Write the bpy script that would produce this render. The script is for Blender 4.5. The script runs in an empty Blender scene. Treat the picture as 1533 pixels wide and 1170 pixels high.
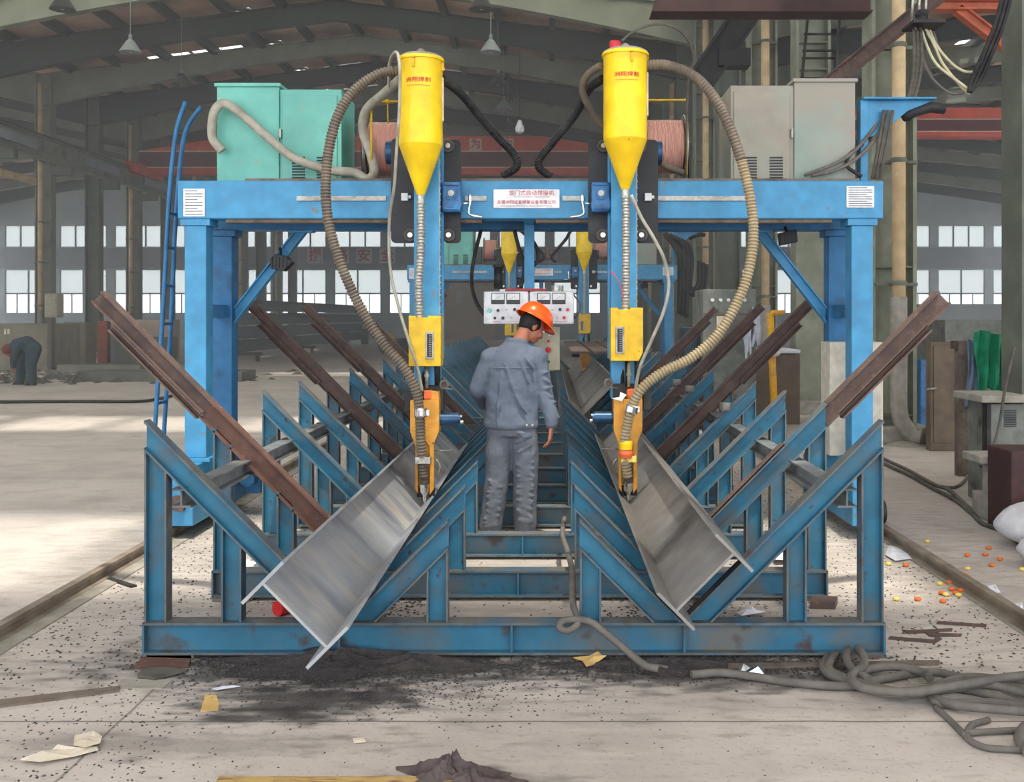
EXPO = 1.56; SUN = 2.2; HAZE = .0135
import bpy, math, random
from mathutils import Vector, Matrix
R = random.Random(7)
scene = bpy.context.scene
COL = scene.collection
V = Vector
F, CX, CY, H = 1500.0, 822.0, 475.0, 1.6          # lens in pixels, vanishing point, eye height
def P(px, py, Y): return V(((px-CX)*Y/F, Y, H-(py-CY)*Y/F))
def PP(l): return [P(*a) for a in l]
def G(px, py):                                      # point of the floor seen at a pixel
    Y = H*F/(py-CY); return V(((px-CX)*Y/F, Y, 0))
rad = math.radians
# ------------------------------------------------------------------ materials
def lin(c):
    c = c/255.0
    return c/12.92 if c <= .04045 else ((c+.055)/1.055)**2.4
def rgb(c): return (lin(c[0]), lin(c[1]), lin(c[2]), 1)
MATS = {}
def mk(name, c, rough=.6, metal=0.0, c2=None, scale=6.0, lo=.45, hi=.7, bump=0.0, bscale=60.0, var=.10, aniso=None, trans=0.0, spec=.5, c3=None, s3=2.0, l3=.55, h3=.7):
    m = bpy.data.materials.new(name); m.use_nodes = True
    nt = m.node_tree; N = nt.nodes; L = nt.links
    b = N['Principled BSDF']
    b.inputs['Roughness'].default_value = rough; b.inputs['Metallic'].default_value = metal
    b.inputs['Specular IOR Level'].default_value = spec
    tc = N.new('ShaderNodeTexCoord'); mp = N.new('ShaderNodeMapping')
    L.new(tc.outputs['Object'], mp.inputs[0])
    if aniso: mp.inputs['Scale'].default_value = aniso
    def noise(s, det=5):
        n = N.new('ShaderNodeTexNoise'); n.inputs['Scale'].default_value = s; n.inputs['Detail'].default_value = det
        L.new(mp.outputs[0], n.inputs['Vector']); return n
    def ramp(src, lo, hi, a, bb):
        r = N.new('ShaderNodeValToRGB'); r.color_ramp.elements[0].position = lo; r.color_ramp.elements[1].position = hi
        r.color_ramp.elements[0].color = a; r.color_ramp.elements[1].color = bb
        L.new(src, r.inputs[0]); return r
    base = rgb(c)
    dk = tuple(x*(1-var*1.5) for x in base[:3])+(1,); lt = tuple(min(1, x*(1+var)) for x in base[:3])+(1,)
    r1 = ramp(noise(scale*2.3).outputs[0], .35, .65, dk, lt)
    out = r1.outputs[0]
    def mixin(col, s, lo, hi, prev):
        k = ramp(noise(s, 8).outputs[0], lo, hi, (0,0,0,1), (1,1,1,1))
        mx = N.new('ShaderNodeMix'); mx.data_type = 'RGBA'
        L.new(k.outputs[0], mx.inputs[0]); L.new(prev, mx.inputs[6]); mx.inputs[7].default_value = rgb(col)
        return mx.outputs[2]
    if c2: out = mixin(c2, scale, lo, hi, out)
    if c3: out = mixin(c3, s3, l3, h3, out)
    L.new(out, b.inputs['Base Color'])
    if bump:
        bn = N.new('ShaderNodeBump'); bn.inputs['Strength'].default_value = bump; bn.inputs['Distance'].default_value = .01
        L.new(noise(bscale).outputs[0], bn.inputs['Height']); L.new(bn.outputs[0], b.inputs['Normal'])
    MATS[name] = m
    return m
def pane(name, col, clear, tl):                     # window sheet: partly clear, partly frosted
    m = bpy.data.materials.new(name); m.use_nodes = True
    nt = m.node_tree; N = nt.nodes; L = nt.links
    N.remove(N['Principled BSDF'])
    t = N.new('ShaderNodeBsdfTransparent'); t.inputs[0].default_value = (1, 1, 1, 1)
    d = N.new('ShaderNodeBsdfTranslucent'); d.inputs[0].default_value = rgb(col)
    g = N.new('ShaderNodeBsdfDiffuse'); g.inputs[0].default_value = rgb(col)
    a = N.new('ShaderNodeMixShader'); a.inputs[0].default_value = tl; L.new(g.outputs[0], a.inputs[1]); L.new(d.outputs[0], a.inputs[2])
    c = N.new('ShaderNodeMixShader'); c.inputs[0].default_value = clear; L.new(a.outputs[0], c.inputs[1]); L.new(t.outputs[0], c.inputs[2])
    L.new(c.outputs[0], N['Material Output'].inputs[0]); MATS[name] = m; return m
mk('tie_grey', (118,122,124), .65, c2=(84,92,98), scale=6, c3=(96,84,76), s3=9, l3=.58, h3=.7)
mk('blue', (64,144,190), .45, c2=(50,116,160), scale=3, lo=.55, hi=.8, c3=(110,120,120), s3=14, l3=.66, h3=.72)
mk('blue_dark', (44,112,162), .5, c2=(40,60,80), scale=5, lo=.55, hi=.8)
mk('blue_frame', (38,106,134), .5, c2=(82,92,98), scale=5, lo=.48, hi=.72, c3=(66,60,58), s3=22, l3=.64, h3=.72)
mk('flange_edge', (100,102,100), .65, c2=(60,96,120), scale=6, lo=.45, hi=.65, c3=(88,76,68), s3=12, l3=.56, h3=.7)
mk('blue_base', (46,108,136), .55, c2=(100,102,100), scale=3, lo=.42, hi=.66, c3=(74,64,60), s3=7, l3=.58, h3=.7)
mk('rust', (98,80,74), .8, c2=(76,64,62), scale=7, bump=.4, c3=(126,92,80), s3=25, l3=.6, h3=.75)
mk('rust_red', (108,78,68), .8, c2=(88,64,58), scale=7, bump=.4, c3=(150,135,125), s3=30, l3=.66, h3=.72)
mk('flange_grime', (120,108,98), .7, c2=(90,76,68), scale=9)
mk('mill_steel', (168,172,178), .42, .25, c2=(196,190,178), scale=2.2, lo=.5, hi=.75, aniso=(1,2.6,1), bump=.15, c3=(112,118,134), s3=1.6, l3=.5, h3=.72, var=.05)
mk('mill_steel_dark', (146,143,140), .5, .2, c2=(162,156,150), scale=3, lo=.45, hi=.75, bump=.15, c3=(80,74,72), s3=1.6, l3=.55, h3=.75)
mk('steel', (165,162,155), .4, .6, c2=(110,104,98), scale=12)
mk('chrome', (215,215,215), .2, 1.0)
mk('zinc', (190,188,180), .4, .7, c2=(140,135,125), scale=40)
mk('black_plate', (38,38,42), .55, c2=(58,58,62), scale=6, lo=.5, hi=.8)
mk('rubber', (34,34,37), .6, c2=(60,58,56), scale=9)
mk('rubber_grey', (98,92,84), .7, c2=(70,66,62), scale=9)
mk('hose_beige', (160,144,114), .6, c2=(150,132,100), scale=10)
mk('hose_brown', (112,100,86), .65, c2=(84,76,70), scale=6)
mk('hose_pale', (170,166,152), .6, c2=(130,125,112), scale=6)
mk('yellow', (248,206,12), .35, c2=(228,180,16), scale=3, lo=.55, hi=.85, c3=(120,90,40), s3=30, l3=.72, h3=.76)
mk('yellow_box', (218,176,18), .45, c2=(196,150,24), scale=6, lo=.55, hi=.8, c3=(110,84,40), s3=26, l3=.68, h3=.74)
mk('amber', (212,150,52), .45, c2=(186,126,44), scale=7, lo=.5, hi=.8, c3=(120,80,40), s3=30, l3=.66, h3=.72)
mk('teal', (112,188,174), .5, c2=(98,168,158), scale=2, c3=(140,160,150), s3=9, l3=.6, h3=.8)
mk('teal_dusty', (142,168,158), .6, c2=(156,150,140), scale=1.4, lo=.4, hi=.62, c3=(112,176,160), s3=1.1, l3=.5, h3=.7)
mk('beige_grey', (158,150,138), .6, c2=(146,156,146), scale=1.6, lo=.45, hi=.7)  # mottled greyish beige for the right cabinet body and door
mk('grey_lid', (150,142,136), .7, c2=(115,105,98), scale=9)
mk('copper', (244,212,202), .32, .25, c2=(222,176,164), scale=4, aniso=(30,1,1))
mk('white', (232,232,232), .5, c2=(215,212,208), scale=6)
mk('panel_white', (236,236,240), .4)
mk('meter_black', (22,20,24), .3)
mk('meter_glass', (225,228,226), .2)
mk('red_ink', (196,40,48), .6)
mk('dark_ink', (90,90,96), .6)
mk('red_dull', (170,60,60), .6)
mk('red_plastic', (220,36,44), .35)
mk('orange_cap', (235,110,60), .4)
mk('green_lamp', (120,225,205), .3)
mk('knob_black', (28,28,30), .4)
mk('motor_blue', (42,82,120), .35, .3, c2=(30,48,70), scale=6)
mk('gear_blue', (52,118,176), .45, c2=(38,80,120), scale=12)
mk('olive', (142,146,128), .7, c2=(118,122,108), scale=2, c3=(82,74,64), s3=1.2, l3=.6, h3=.75)
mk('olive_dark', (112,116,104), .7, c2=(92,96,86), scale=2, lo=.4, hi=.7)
mk('rafter_paint', (136,140,122), .7, c2=(116,120,104), scale=.8)
mk('pipe_tan', (222,196,154), .7, c2=(196,166,126), scale=2.5, c3=(215,200,175), s3=10, l3=.66, h3=.72)
mk('roof_sheet', (222,188,166), .85, c2=(194,162,144), scale=.5, lo=.42, hi=.65, c3=(98,100,92), s3=.23, l3=.5, h3=.7)
mk('rafter_shaded', (64,70,66), .7, c2=(54,58,56), scale=.8)  # darker copy of the rafter paint, shade put into the colour
mk('purlin', (70,72,68), .7)
mk('wall_sheet', (190,200,200), .8, c2=(178,188,188), scale=.4)
mk('wall_panel', (156,162,164), .8, c2=(148,154,156), scale=.5)
mk('frame_grey', (140,146,146), .6)
mk('tan_door', (222,202,178), .8, c2=(208,188,166), scale=.5)
mk('crane_red', (232,96,74), .6, c2=(214,84,68), scale=1, c3=(150,70,60), s3=3, l3=.6, h3=.8)
mk('crane_maroon', (112,56,62), .7, c2=(98,50,58), scale=1)
mk('crane_stripe', (235,190,60), .6)
mk('orange_red', (196,104,72), .6, c2=(160,84,60), scale=4)
mk('char_cream', (232,214,180), .7)
mk('char_white', (250,244,245), .7)
mk('concrete', (165,160,150), .85, c2=(140,134,125), scale=6, bump=.3)
mk('skin', (168,106,82), .55, var=.05)
mk('hair', (22,20,20), .7)
mk('helmet', (255,92,28), .25, var=.02)
mk('workwear', (94,103,119), .85, c2=(86,95,112), scale=2, bump=.3, bscale=25)
mk('rail_steel', (150,138,124), .6, c2=(112,98,88), scale=4)
mk('workwear_legs', (100,106,117), .85, c2=(92,98,110), scale=4, bump=.3, bscale=25)
mk('shoe', (120,112,104), .8)
mk('cloth_green', (38,150,110), .85, c2=(20,110,80), scale=5)
mk('cloth_blue', (112,130,150), .9, c2=(90,104,124), scale=5)
mk('cloth_white', (225,228,238), .9)
mk('dark_blue_cloth', (44,62,76), .9)
mk('slag', (62,60,60), .8, c2=(96,92,88), scale=30, lo=.55, hi=.7)
mk('slag_fine', (74,68,68), .95, c2=(54,50,52), scale=25, bump=.9, bscale=120)
mk('dust', (98,86,84), .95, c2=(62,54,54), scale=12, bump=1, bscale=45)
mk('paper', (225,214,196), .8, c2=(205,190,168), scale=8)
mk('card_yellow', (226,190,120), .8, c2=(200,160,95), scale=8)
mk('wood', (190,160,100), .7, c2=(120,85,60), scale=12, aniso=(1,6,6))
mk('brown_cab', (112,98,82), .7, c2=(92,80,70), scale=4)
mk('brown_dark', (70,44,42), .7, c2=(54,36,36), scale=4)
mk('machine_grey', (122,126,120), .65, c2=(96,98,92), scale=5, c3=(70,60,54), s3=4, l3=.6, h3=.7)
mk('machine_olive', (140,134,116), .7, c2=(116,110,96), scale=2)
mk('sack', (225,225,232), .8, c2=(200,198,200), scale=4, bump=.5, bscale=18)
mk('cream', (214,206,190), .6)
mk('box_beige', (204,198,172), .5, c2=(190,182,156), scale=5)
mk('orange_peel', (232,120,50), .7)
mk('yellow_bit', (232,210,110), .7)
mk('pole_yellow', (222,166,40), .5, c2=(190,130,40), scale=8)
mk('cable_cream', (214,206,170), .6)
mk('cable_grey', (112,106,100), .7, c2=(88,84,80), scale=8)
mk('worker_dark', (52,70,80), .9)
mk('worker_red', (120,62,56), .9)
pane('pane_frost', (236,240,236), .30, .8)
pane('pane_clear', (240,244,244), .85, .7)
pane('pane_roof', (240,240,232), .80, .7)
pane('pane_fill', (240,238,230), .04, .85)  # frosted sheet of added, unseen roof openings that brighten the hall
pane('pane_dim', (200,205,205), .04, .42)
M = MATS
# ------------------------------------------------------------------ mesh builder
class MB:
    def __init__(s): s.v = []; s.f = []; s.sm = []; s.mi = {}
    def add(s, vs, fs, smooth=False):
        o = len(s.v); s.v += [V(x) for x in vs]; s.f += [tuple(i+o for i in f) for f in fs]; s.sm += [smooth]*len(fs); return s
    def box(s, x0, x1, y0, y1, z0, z1):
        vs = [(x, y, z) for z in (z0, z1) for y in (y0, y1) for x in (x0, x1)]
        return s.add(vs, [(0,2,3,1),(4,5,7,6),(0,1,5,4),(2,6,7,3),(0,4,6,2),(1,3,7,5)])
    def obox(s, c, a, b, d):                        # centre and three half axes
        c, a, b, d = V(c), V(a), V(b), V(d)
        vs = [c+i*a+j*b+k*d for k in (-1,1) for j in (-1,1) for i in (-1,1)]
        return s.add(vs, [(0,2,3,1),(4,5,7,6),(0,1,5,4),(2,6,7,3),(0,4,6,2),(1,3,7,5)])
    def prism(s, pts, vec):
        n = len(pts); a = [V(p) for p in pts]; vec = V(vec); b = [p+vec for p in a]
        return s.add(a+b, [tuple(range(n-1,-1,-1)), tuple(range(n, 2*n))]+[(i, (i+1)%n, n+(i+1)%n, n+i) for i in range(n)])
    def xz(s, pts, y0, y1): return s.prism([(x, y0, z) for x, z in pts], (0, y1-y0, 0))
    def extr(s, prof, p0, p1, X, Yd, c0=None, c1=None):   # profile swept p0->p1, ends cut by planes (point, normal)
        p0, p1 = V(p0), V(p1); X = V(X); Yd = V(Yd); ax = (p1-p0).normalized(); r = []
        for p, c in ((p0, c0), (p1, c1)):
            for a, b in prof:
                q = p+X*a+Yd*b
                if c:
                    cp, cn = V(c[0]), V(c[1]); q = q+ax*((cp-q).dot(cn)/ax.dot(cn))
                r.append(q)
        n = len(prof)
        return s.add(r, [tuple(range(n-1,-1,-1)), tuple(range(n, 2*n))]+[(i, (i+1)%n, n+(i+1)%n, n+i) for i in range(n)])
    def ibeam(s, p0, p1, web, h, b, tw=.008, tf=.01, c0=None, c1=None):
        ax = (V(p1)-V(p0)).normalized(); W = V(web); W = (W-ax*W.dot(ax)).normalized(); B = ax.cross(W)
        H2, B2, t = h/2, b/2, tw/2
        pr = [(-H2,-B2),(-H2,B2),(-H2+tf,B2),(-H2+tf,t),(H2-tf,t),(H2-tf,B2),(H2,B2),(H2,-B2),(H2-tf,-B2),(H2-tf,-t),(-H2+tf,-t),(-H2+tf,-B2)]
        f0 = len(s.f)+2; s.extr(pr, p0, p1, W, B, c0, c1)
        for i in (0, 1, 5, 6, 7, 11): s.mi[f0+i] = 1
        return s
    def tube(s, path, r, n=10, caps=True, ribs=None):
        pts = [V(p) for p in path]
        if ribs:                                     # (pitch, depth): corrugated hose
            pitch, dep = ribs; L = [0]
            for a, b in zip(pts, pts[1:]): L.append(L[-1]+(b-a).length)
            tot = L[-1]; k = max(2, int(tot/pitch)); out = []; rr = []
            def at(d):
                for i in range(len(L)-1):
                    if d <= L[i+1] or i == len(L)-2:
                        t = (d-L[i])/max(1e-9, L[i+1]-L[i]); return pts[i].lerp(pts[i+1], min(1, max(0, t)))
            for i in range(k):
                for ph, dd in ((0.05, 0), (.45, 0), (.55, dep), (.95, dep)):
                    out.append(at(tot*(i+ph)/k)); rr.append((r if not callable(r) else r(i/k))-dd)
            pts, R_ = out, rr
        else:
            R_ = [r]*len(pts) if not hasattr(r, '__len__') else list(r)
        m = len(pts); T = [(pts[min(i+1, m-1)]-pts[max(i-1, 0)]).normalized() for i in range(m)]
        u = T[0].orthogonal().normalized(); vs = []
        for i in range(m):
            u = (u-T[i]*u.dot(T[i])).normalized(); w = T[i].cross(u)
            for k in range(n):
                a = 2*math.pi*k/n; vs.append(pts[i]+(u*math.cos(a)+w*math.sin(a))*R_[i])
        fs = [(i*n+k, i*n+(k+1)%n, (i+1)*n+(k+1)%n, (i+1)*n+k) for i in range(m-1) for k in range(n)]
        o = len(s.v); s.add(vs, fs, True)
        if caps: s.f += [tuple(o+k for k in range(n-1,-1,-1)), tuple(o+(m-1)*n+k for k in range(n))]; s.sm += [False, False]
        return s
    def cyl(s, p0, p1, r0, r1=None, n=20): return s.lathe([(r0, 0), (r0 if r1 is None else r1, (V(p1)-V(p0)).length)], p0, V(p1)-V(p0), n)
    def lathe(s, prof, o, axis=(0,0,1), n=24, smooth=True, sx=1):
        o = V(o); ax = V(axis).normalized(); u = ax.orthogonal().normalized() if abs(ax.z) < .99 else V((1,0,0)); w = ax.cross(u); vs = []
        for r, z in prof:
            for k in range(n):
                a = 2*math.pi*k/n; vs.append(o+ax*z+(u*math.cos(a)*sx+w*math.sin(a))*max(r, 1e-5))
        m = len(prof); fs = [(i*n+k, i*n+(k+1)%n, (i+1)*n+(k+1)%n, (i+1)*n+k) for i in range(m-1) for k in range(n)]
        b = len(s.v)
        # sharp steps stay crisp because each ring pair is its own strip
        for i in range(m-1):
            ring = vs[i*n:(i+2)*n]; s.add(ring, [(k, (k+1)%n, n+(k+1)%n, n+k) for k in range(n)], smooth)
        if prof[0][0] > 1e-4: s.add(vs[:n], [tuple(range(n-1,-1,-1))])
        if prof[-1][0] > 1e-4: s.add(vs[-n:], [tuple(range(n))])
        return s
    def ball(s, c, rx, ry=None, rz=None, n=14, m=9, rot=None):
        ry = ry or rx; rz = rz or rx; c = V(c); vs = []
        for j in range(m+1):
            t = math.pi*j/m
            for k in range(n):
                a = 2*math.pi*k/n; q = V((rx*math.sin(t)*math.cos(a), ry*math.sin(t)*math.sin(a), rz*math.cos(t)))
                if rot: q = rot @ q
                vs.append(c+q)
        return s.add(vs, [(j*n+k, (j+1)*n+k, (j+1)*n+(k+1)%n, j*n+(k+1)%n) for j in range(m) for k in range(n)], True)
    def loft(s, rings, n=20):                        # horizontal elliptical rings (z, cx, cy, rx, ry)
        vs = []
        for z, cx, cy, rx, ry in rings:
            for k in range(n):
                a = 2*math.pi*k/n; vs.append((cx+rx*math.cos(a), cy+ry*math.sin(a), z))
        m = len(rings)
        return s.add(vs, [(i*n+k, i*n+(k+1)%n, (i+1)*n+(k+1)%n, (i+1)*n+k) for i in range(m-1) for k in range(n)]+[tuple(range(n-1,-1,-1)), tuple((m-1)*n+k for k in range(n))], True)
    def limb(s, pts, n=12):                          # [(point, radius)] closed tapered limb with round ends
        for (a, ra), (b, rb) in zip(pts, pts[1:]):
            a, b = V(a), V(b); k = 5
            s.tube([a.lerp(b, i/k) for i in range(k+1)], [ra+(rb-ra)*i/k for i in range(k+1)], n)
        for a, ra in pts: s.ball(a, ra, n=n, m=8)
        return s
def spline(pts, k=8):
    pts = [V(p) for p in pts]; q = [pts[0]*2-pts[1]]+pts+[pts[-1]*2-pts[-2]]; out = []
    for i in range(1, len(q)-2):
        a, b, c, d = q[i-1:i+3]
        for j in range(k):
            t = j/k; out.append(.5*((2*b)+(c-a)*t+(2*a-5*b+4*c-d)*t*t+(3*b-a-3*c+d)*t**3))
    return out+[pts[-1]]
def obj(name, mb, mat, parent=None, bev=0.0, **tags):
    me = bpy.data.meshes.new(name)
    o = bpy.data.objects.new(name, me); COL.objects.link(o)
    org = V((0,0,0))
    if parent is None and mb.v:                      # top-level mesh: origin at its own base
        lo = [min(p[i] for p in mb.v) for i in range(3)]; hi = [max(p[i] for p in mb.v) for i in range(3)]
        org = V(((lo[0]+hi[0])/2, (lo[1]+hi[1])/2, lo[2]))
    me.from_pydata([tuple(p-org) for p in mb.v], [], mb.f); me.polygons.foreach_set('use_smooth', mb.sm)
    mats = mat if isinstance(mat, tuple) else (mat,)
    for q in mats: me.materials.append(M[q])
    if len(mats) > 1:
        for i in mb.mi: me.polygons[i].material_index = 1
    me.update()
    if parent is None: o.location = org
    else:
        o.parent = parent
        if parent.type == 'EMPTY': o.matrix_parent_inverse = Matrix.Translation(-parent.location)
        elif parent.parent is None: o.matrix_parent_inverse = Matrix.Translation(-parent.location)
    if bev:
        m = o.modifiers.new('bevel', 'BEVEL'); m.width = bev; m.segments = 2; m.limit_method = 'ANGLE'; m.angle_limit = rad(40)
    for k, v in tags.items(): o[k] = v
    return o
def T(o, label, cat, group=None):
    o['label'] = label; o['category'] = cat
    if group: o['group'] = group
    return o
def thing(name, label, cat, loc, group=None):
    o = bpy.data.objects.new(name, None); COL.objects.link(o); o.location = loc; o.empty_display_size = .1
    return T(o, label, cat, group)
def one(name, mb, mat, label, cat, group=None, bev=0): return T(obj(name, mb, mat, None, bev), label, cat, group)
def struct(name, mb, mat): return obj(name, mb, mat, None, 0, kind='structure')
def stuff(name, mb, mat, label, cat): o = one(name, mb, mat, label, cat); o['kind'] = 'stuff'; return o
def dup(root, off=(0,0,0), label=None, group=None):
    def rec(o, par):
        c = o.copy(); COL.objects.link(c)
        if par is not None: c.parent = par; c.matrix_parent_inverse = o.matrix_parent_inverse.copy()
        for ch in kids.get(o.name, []): rec(ch, c)
        return c
    kids = {}
    for o in COL.objects:
        if o.parent: kids.setdefault(o.parent.name, []).append(o)
    r = rec(root, None); r.location = root.location+V(off)
    if label: r['label'] = label
    if group: r['group'] = group
    return r
def text_mb(s, size, bold=0.0):
    c = bpy.data.curves.new('txt', 'FONT'); c.body = s; c.size = size; c.extrude = size*.02; c.offset = bold*size; c.resolution_u = 3
    c.align_x = 'CENTER'; c.align_y = 'CENTER'
    o = bpy.data.objects.new('txt', c); COL.objects.link(o)
    dg = bpy.context.evaluated_depsgraph_get(); me = bpy.data.meshes.new_from_object(o.evaluated_get(dg))
    vs = [tuple(v.co) for v in me.vertices]; fs = [tuple(p.vertices) for p in me.polygons]
    bpy.data.objects.remove(o); bpy.data.curves.remove(c); bpy.data.meshes.remove(me)
    return vs, fs
def text(name, s, size, loc, mat, parent, bold=.01, bend=None, sx=1.0):   # faces the camera side (-Y)
    vs, fs = text_mb(s, size, bold); x0, y0, z0 = loc; m = MB(); out = []
    for x, y, z in vs:
        x *= sx
        if bend:
            a = x/bend; out.append((x0+math.sin(a)*(bend+z+.001), y0-math.cos(a)*(bend+z+.001), z0+y))
        else: out.append((x0+x, y0-z, z0+y))
    m.add(out, fs); return obj(name, m, mat, parent)
# ------------------------------------------------------------------ camera
cam = bpy.data.cameras.new('camera'); co = bpy.data.objects.new('camera', cam); COL.objects.link(co)
cam.sensor_width = 36; cam.sensor_fit = 'HORIZONTAL'; cam.lens = F/1533*36
cam.shift_x = -(CX-766.5)/1533; cam.shift_y = -(585-CY)/1533
co.location = (0, 0, H); co.rotation_euler = (rad(90), 0, 0); cam.clip_end = 300; scene.camera = co
# ------------------------------------------------------------------ building
XR, XL, PITCH, Y0C = 4.41, -18.3, 3.9, 13.0
XF = 35.0                                            # far side of the right bay          # column rows and bay length
XM = (XR+XL)/2; ZE, ZR = 10.35, 11.8; YA, YB = -9.0, 73.0
def roofz(x):
    for a, b in ((XL, XR), (XR, XF), (XL-22.8, XL)):
        if a <= x <= b+1e-6: return ZR-(ZR-ZE)*abs(x-(a+b)/2)/((b-a)/2)
    return ZE
m = MB(); m.add([(-60,-12,0),(45,-12,0),(45,90,0),(-60,90,0)], [(0,1,2,3)]); floor = struct('floor', m, 'concrete')
# roof sheets, with openings for the roof lights and the added fill panes
holes = []                                           # x0,x1,y0,y1,kind
for y0, y1 in ((2.4, 4.6), (10.6, 12.7), (24.0, 25.6)):
    for a, b in ((-17.6, XM-.3), (XM+.3, 3.6)): holes.append((a, b, y0, y1, 'pane_roof'))
holes += [(-14.75, -13.25, 36.75, 37.02, 'pane_clear'), (-13.1, -11.3, 36.75, 37.02, 'pane_clear')]
for k in range(4, 9):
    yb = Y0C+PITCH*k
    holes.append((-10.35, -9.85, yb+.4, yb+2.1, 'grid'))
    holes.append((-9.2, -7.7, yb+.7, yb+2.3, 'pane_dim')); holes.append((-4.3, -3.3, yb+.9, yb+2.6, 'pane_dim'))
for x, y in ((15.0, 36), (14.2, 38.2), (13.6, 41.5), (16.6, 34), (17.6, 43), (13.4, 45.3), (17.9, 36.6)): holes.append((x, x+.9, y, y+1.1, 'pane_clear'))
holes.append((6.5, 15.5, 6.4, 8.4, 'pane_roof'))
for y0, y1 in ((14.6, 16.8), (19.0, 21.4), (26.6, 28.4)):  # added main-bay openings above the view, put in to raise the hall light
    for a, b in ((-17.4, XM-.4), (XM+.4, 3.4)): holes.append((a, b, y0, y1, 'pane_fill'))
for y0, y1 in ((-7.5, -5.4), (-3.0, -.9)):  # more added openings, over the camera end, for light from above
    for a, b in ((-17.4, XM-.4), (XM+.4, 3.4)): holes.append((a, b, y0, y1, 'pane_fill'))
for i in range(9): y0 = 20.9+3.9*i; holes.append((-40.7, -30.2, y0, y0+3.5, 'pane_fill'))  # added left-bay openings out of view, there to light the far hall
for i in range(12): y0 = 9.3+3.9*i; holes.append((20.5 if y0 < 40 else 26, 34.6, y0, y0+3.5, 'pane_fill'))  # the same in the right bay, added to light the far hall
for y0 in (0, 6, 12, 18, 24):  # further added side-bay openings, only there for fill light
    holes.append((-29.5, -19.5, y0, y0+4.4 if y0 > 15 and y0 < 20 else y0+2.4, 'pane_fill'))
    if y0 < 12: holes.append((-40, -31, y0+3, y0+5.4, 'pane_fill'))
    if y0 < 20 and y0 not in (0,): holes.append((9, 17, y0-2.6, y0-.4, 'pane_fill'))
for nm, a, b in (('ceiling', XL-22.8, (2*XL-22.8)/2), ('ceiling', (2*XL-22.8)/2, XL), ('ceiling', XL, XM), ('ceiling', XM, XR), ('ceiling', XR, (XR+XF)/2), ('ceiling', (XR+XF)/2, XF)):
    hs = [h for h in holes if h[0] >= a-.01 and h[1] <= b+.01]
    xs = sorted({a, b} | {h[0] for h in hs} | {h[1] for h in hs}); ys = sorted({YA, YB+1} | {h[2] for h in hs} | {h[3] for h in hs}); m = MB()
    for i in range(len(xs)-1):
        for j in range(len(ys)-1):
            cx, cy = (xs[i]+xs[i+1])/2, (ys[j]+ys[j+1])/2
            if any(h[0] < cx < h[1] and h[2] < cy < h[3] for h in hs): continue
            z = [(roofz(x+e)+.34) for x, e in ((xs[i], 1e-4), (xs[i+1], -1e-4))]
            m.add([(xs[i], ys[j], z[0]), (xs[i+1], ys[j], z[1]), (xs[i+1], ys[j+1], z[1]), (xs[i], ys[j+1], z[0])], [(0,1,2,3)])
    struct(nm, m, 'roof_sheet')
n = 0
for x0, x1, y0, y1, k in holes:
    z0, z1 = roofz(x0)+.36, roofz(x1)+.36; n += 1; m = MB()
    m.prism([(x0,y0,z0),(x1,y0,z1),(x1,y1,z1),(x0,y1,z0)], (0,0,.01))
    w = struct('window_%d' % n, m, 'pane_clear' if k == 'grid' else k)  # sheets of the added fill openings are numbered here too
    if k == 'grid':
        m = MB()
        for t in (0, 1/3, 2/3, 1): y = y0+(y1-y0)*t; m.box(x0-.02, x1+.02, y-.035, y+.035, z0-.06, z0+.02)
        for t in (0, .5, 1): x = x0+(x1-x0)*t; m.box(x-.02, x+.02, y0, y1, z0-.07, z0+.02)
        obj('window_frame', m, 'frame_grey', w)
# purlins
for i, x in enumerate([XL-20+2*k for k in range(10)]+[XL+.9+1.75*k for k in range(13)]+[XR+1+2*k for k in range(15)]):
    m = MB(); z = roofz(x)+.3; m.box(x-.09, x+.09, YA, YB, z-.3, z); struct('trim_purlin', m, 'purlin')
# rafters: deep at the columns, shallow at mid span
def rafter(xa, xb, y, mat='rafter_paint'):
    xm = (xa+xb)/2; m = MB(); N = 10; top = []; bot = []
    for i in range(2*N+1):
        x = xa+(xb-xa)*i/(2*N); d = abs(x-xm)/((xb-xa)/2); z = roofz(x if 0 < i < 2*N else x+(1e-4 if i == 0 else -1e-4))+.08
        dep = .66+.5*max(0, (d-.35)/.65)**1.5; top.append((x, z)); bot.append((x, z-dep))
    m.xz(top+bot[::-1], y-.01, y+.01)
    for line, s in ((top, -1), (bot, 1)):
        for (ax, az), (bx, bz) in zip(line, line[1:]): m.prism([(ax, y-.14, az), (bx, y-.14, bz), (bx, y-.14, bz+s*.025), (ax, y-.14, az+s*.025)], (0, .28, 0))
    return struct('trim_rafter', m, mat)
for k in range(-5, 16):
    y = Y0C+PITCH*k
    if y > YB: break
    mt = 'rafter_paint' if k % 2 == 0 else 'rafter_shaded'  # odd rafters take the darker copy, uneven roof light put into the colour
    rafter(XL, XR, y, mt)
    if k >= 0: rafter(XR, XF, y, mt); rafter(XL-22.8, XL, y, mt)
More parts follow.
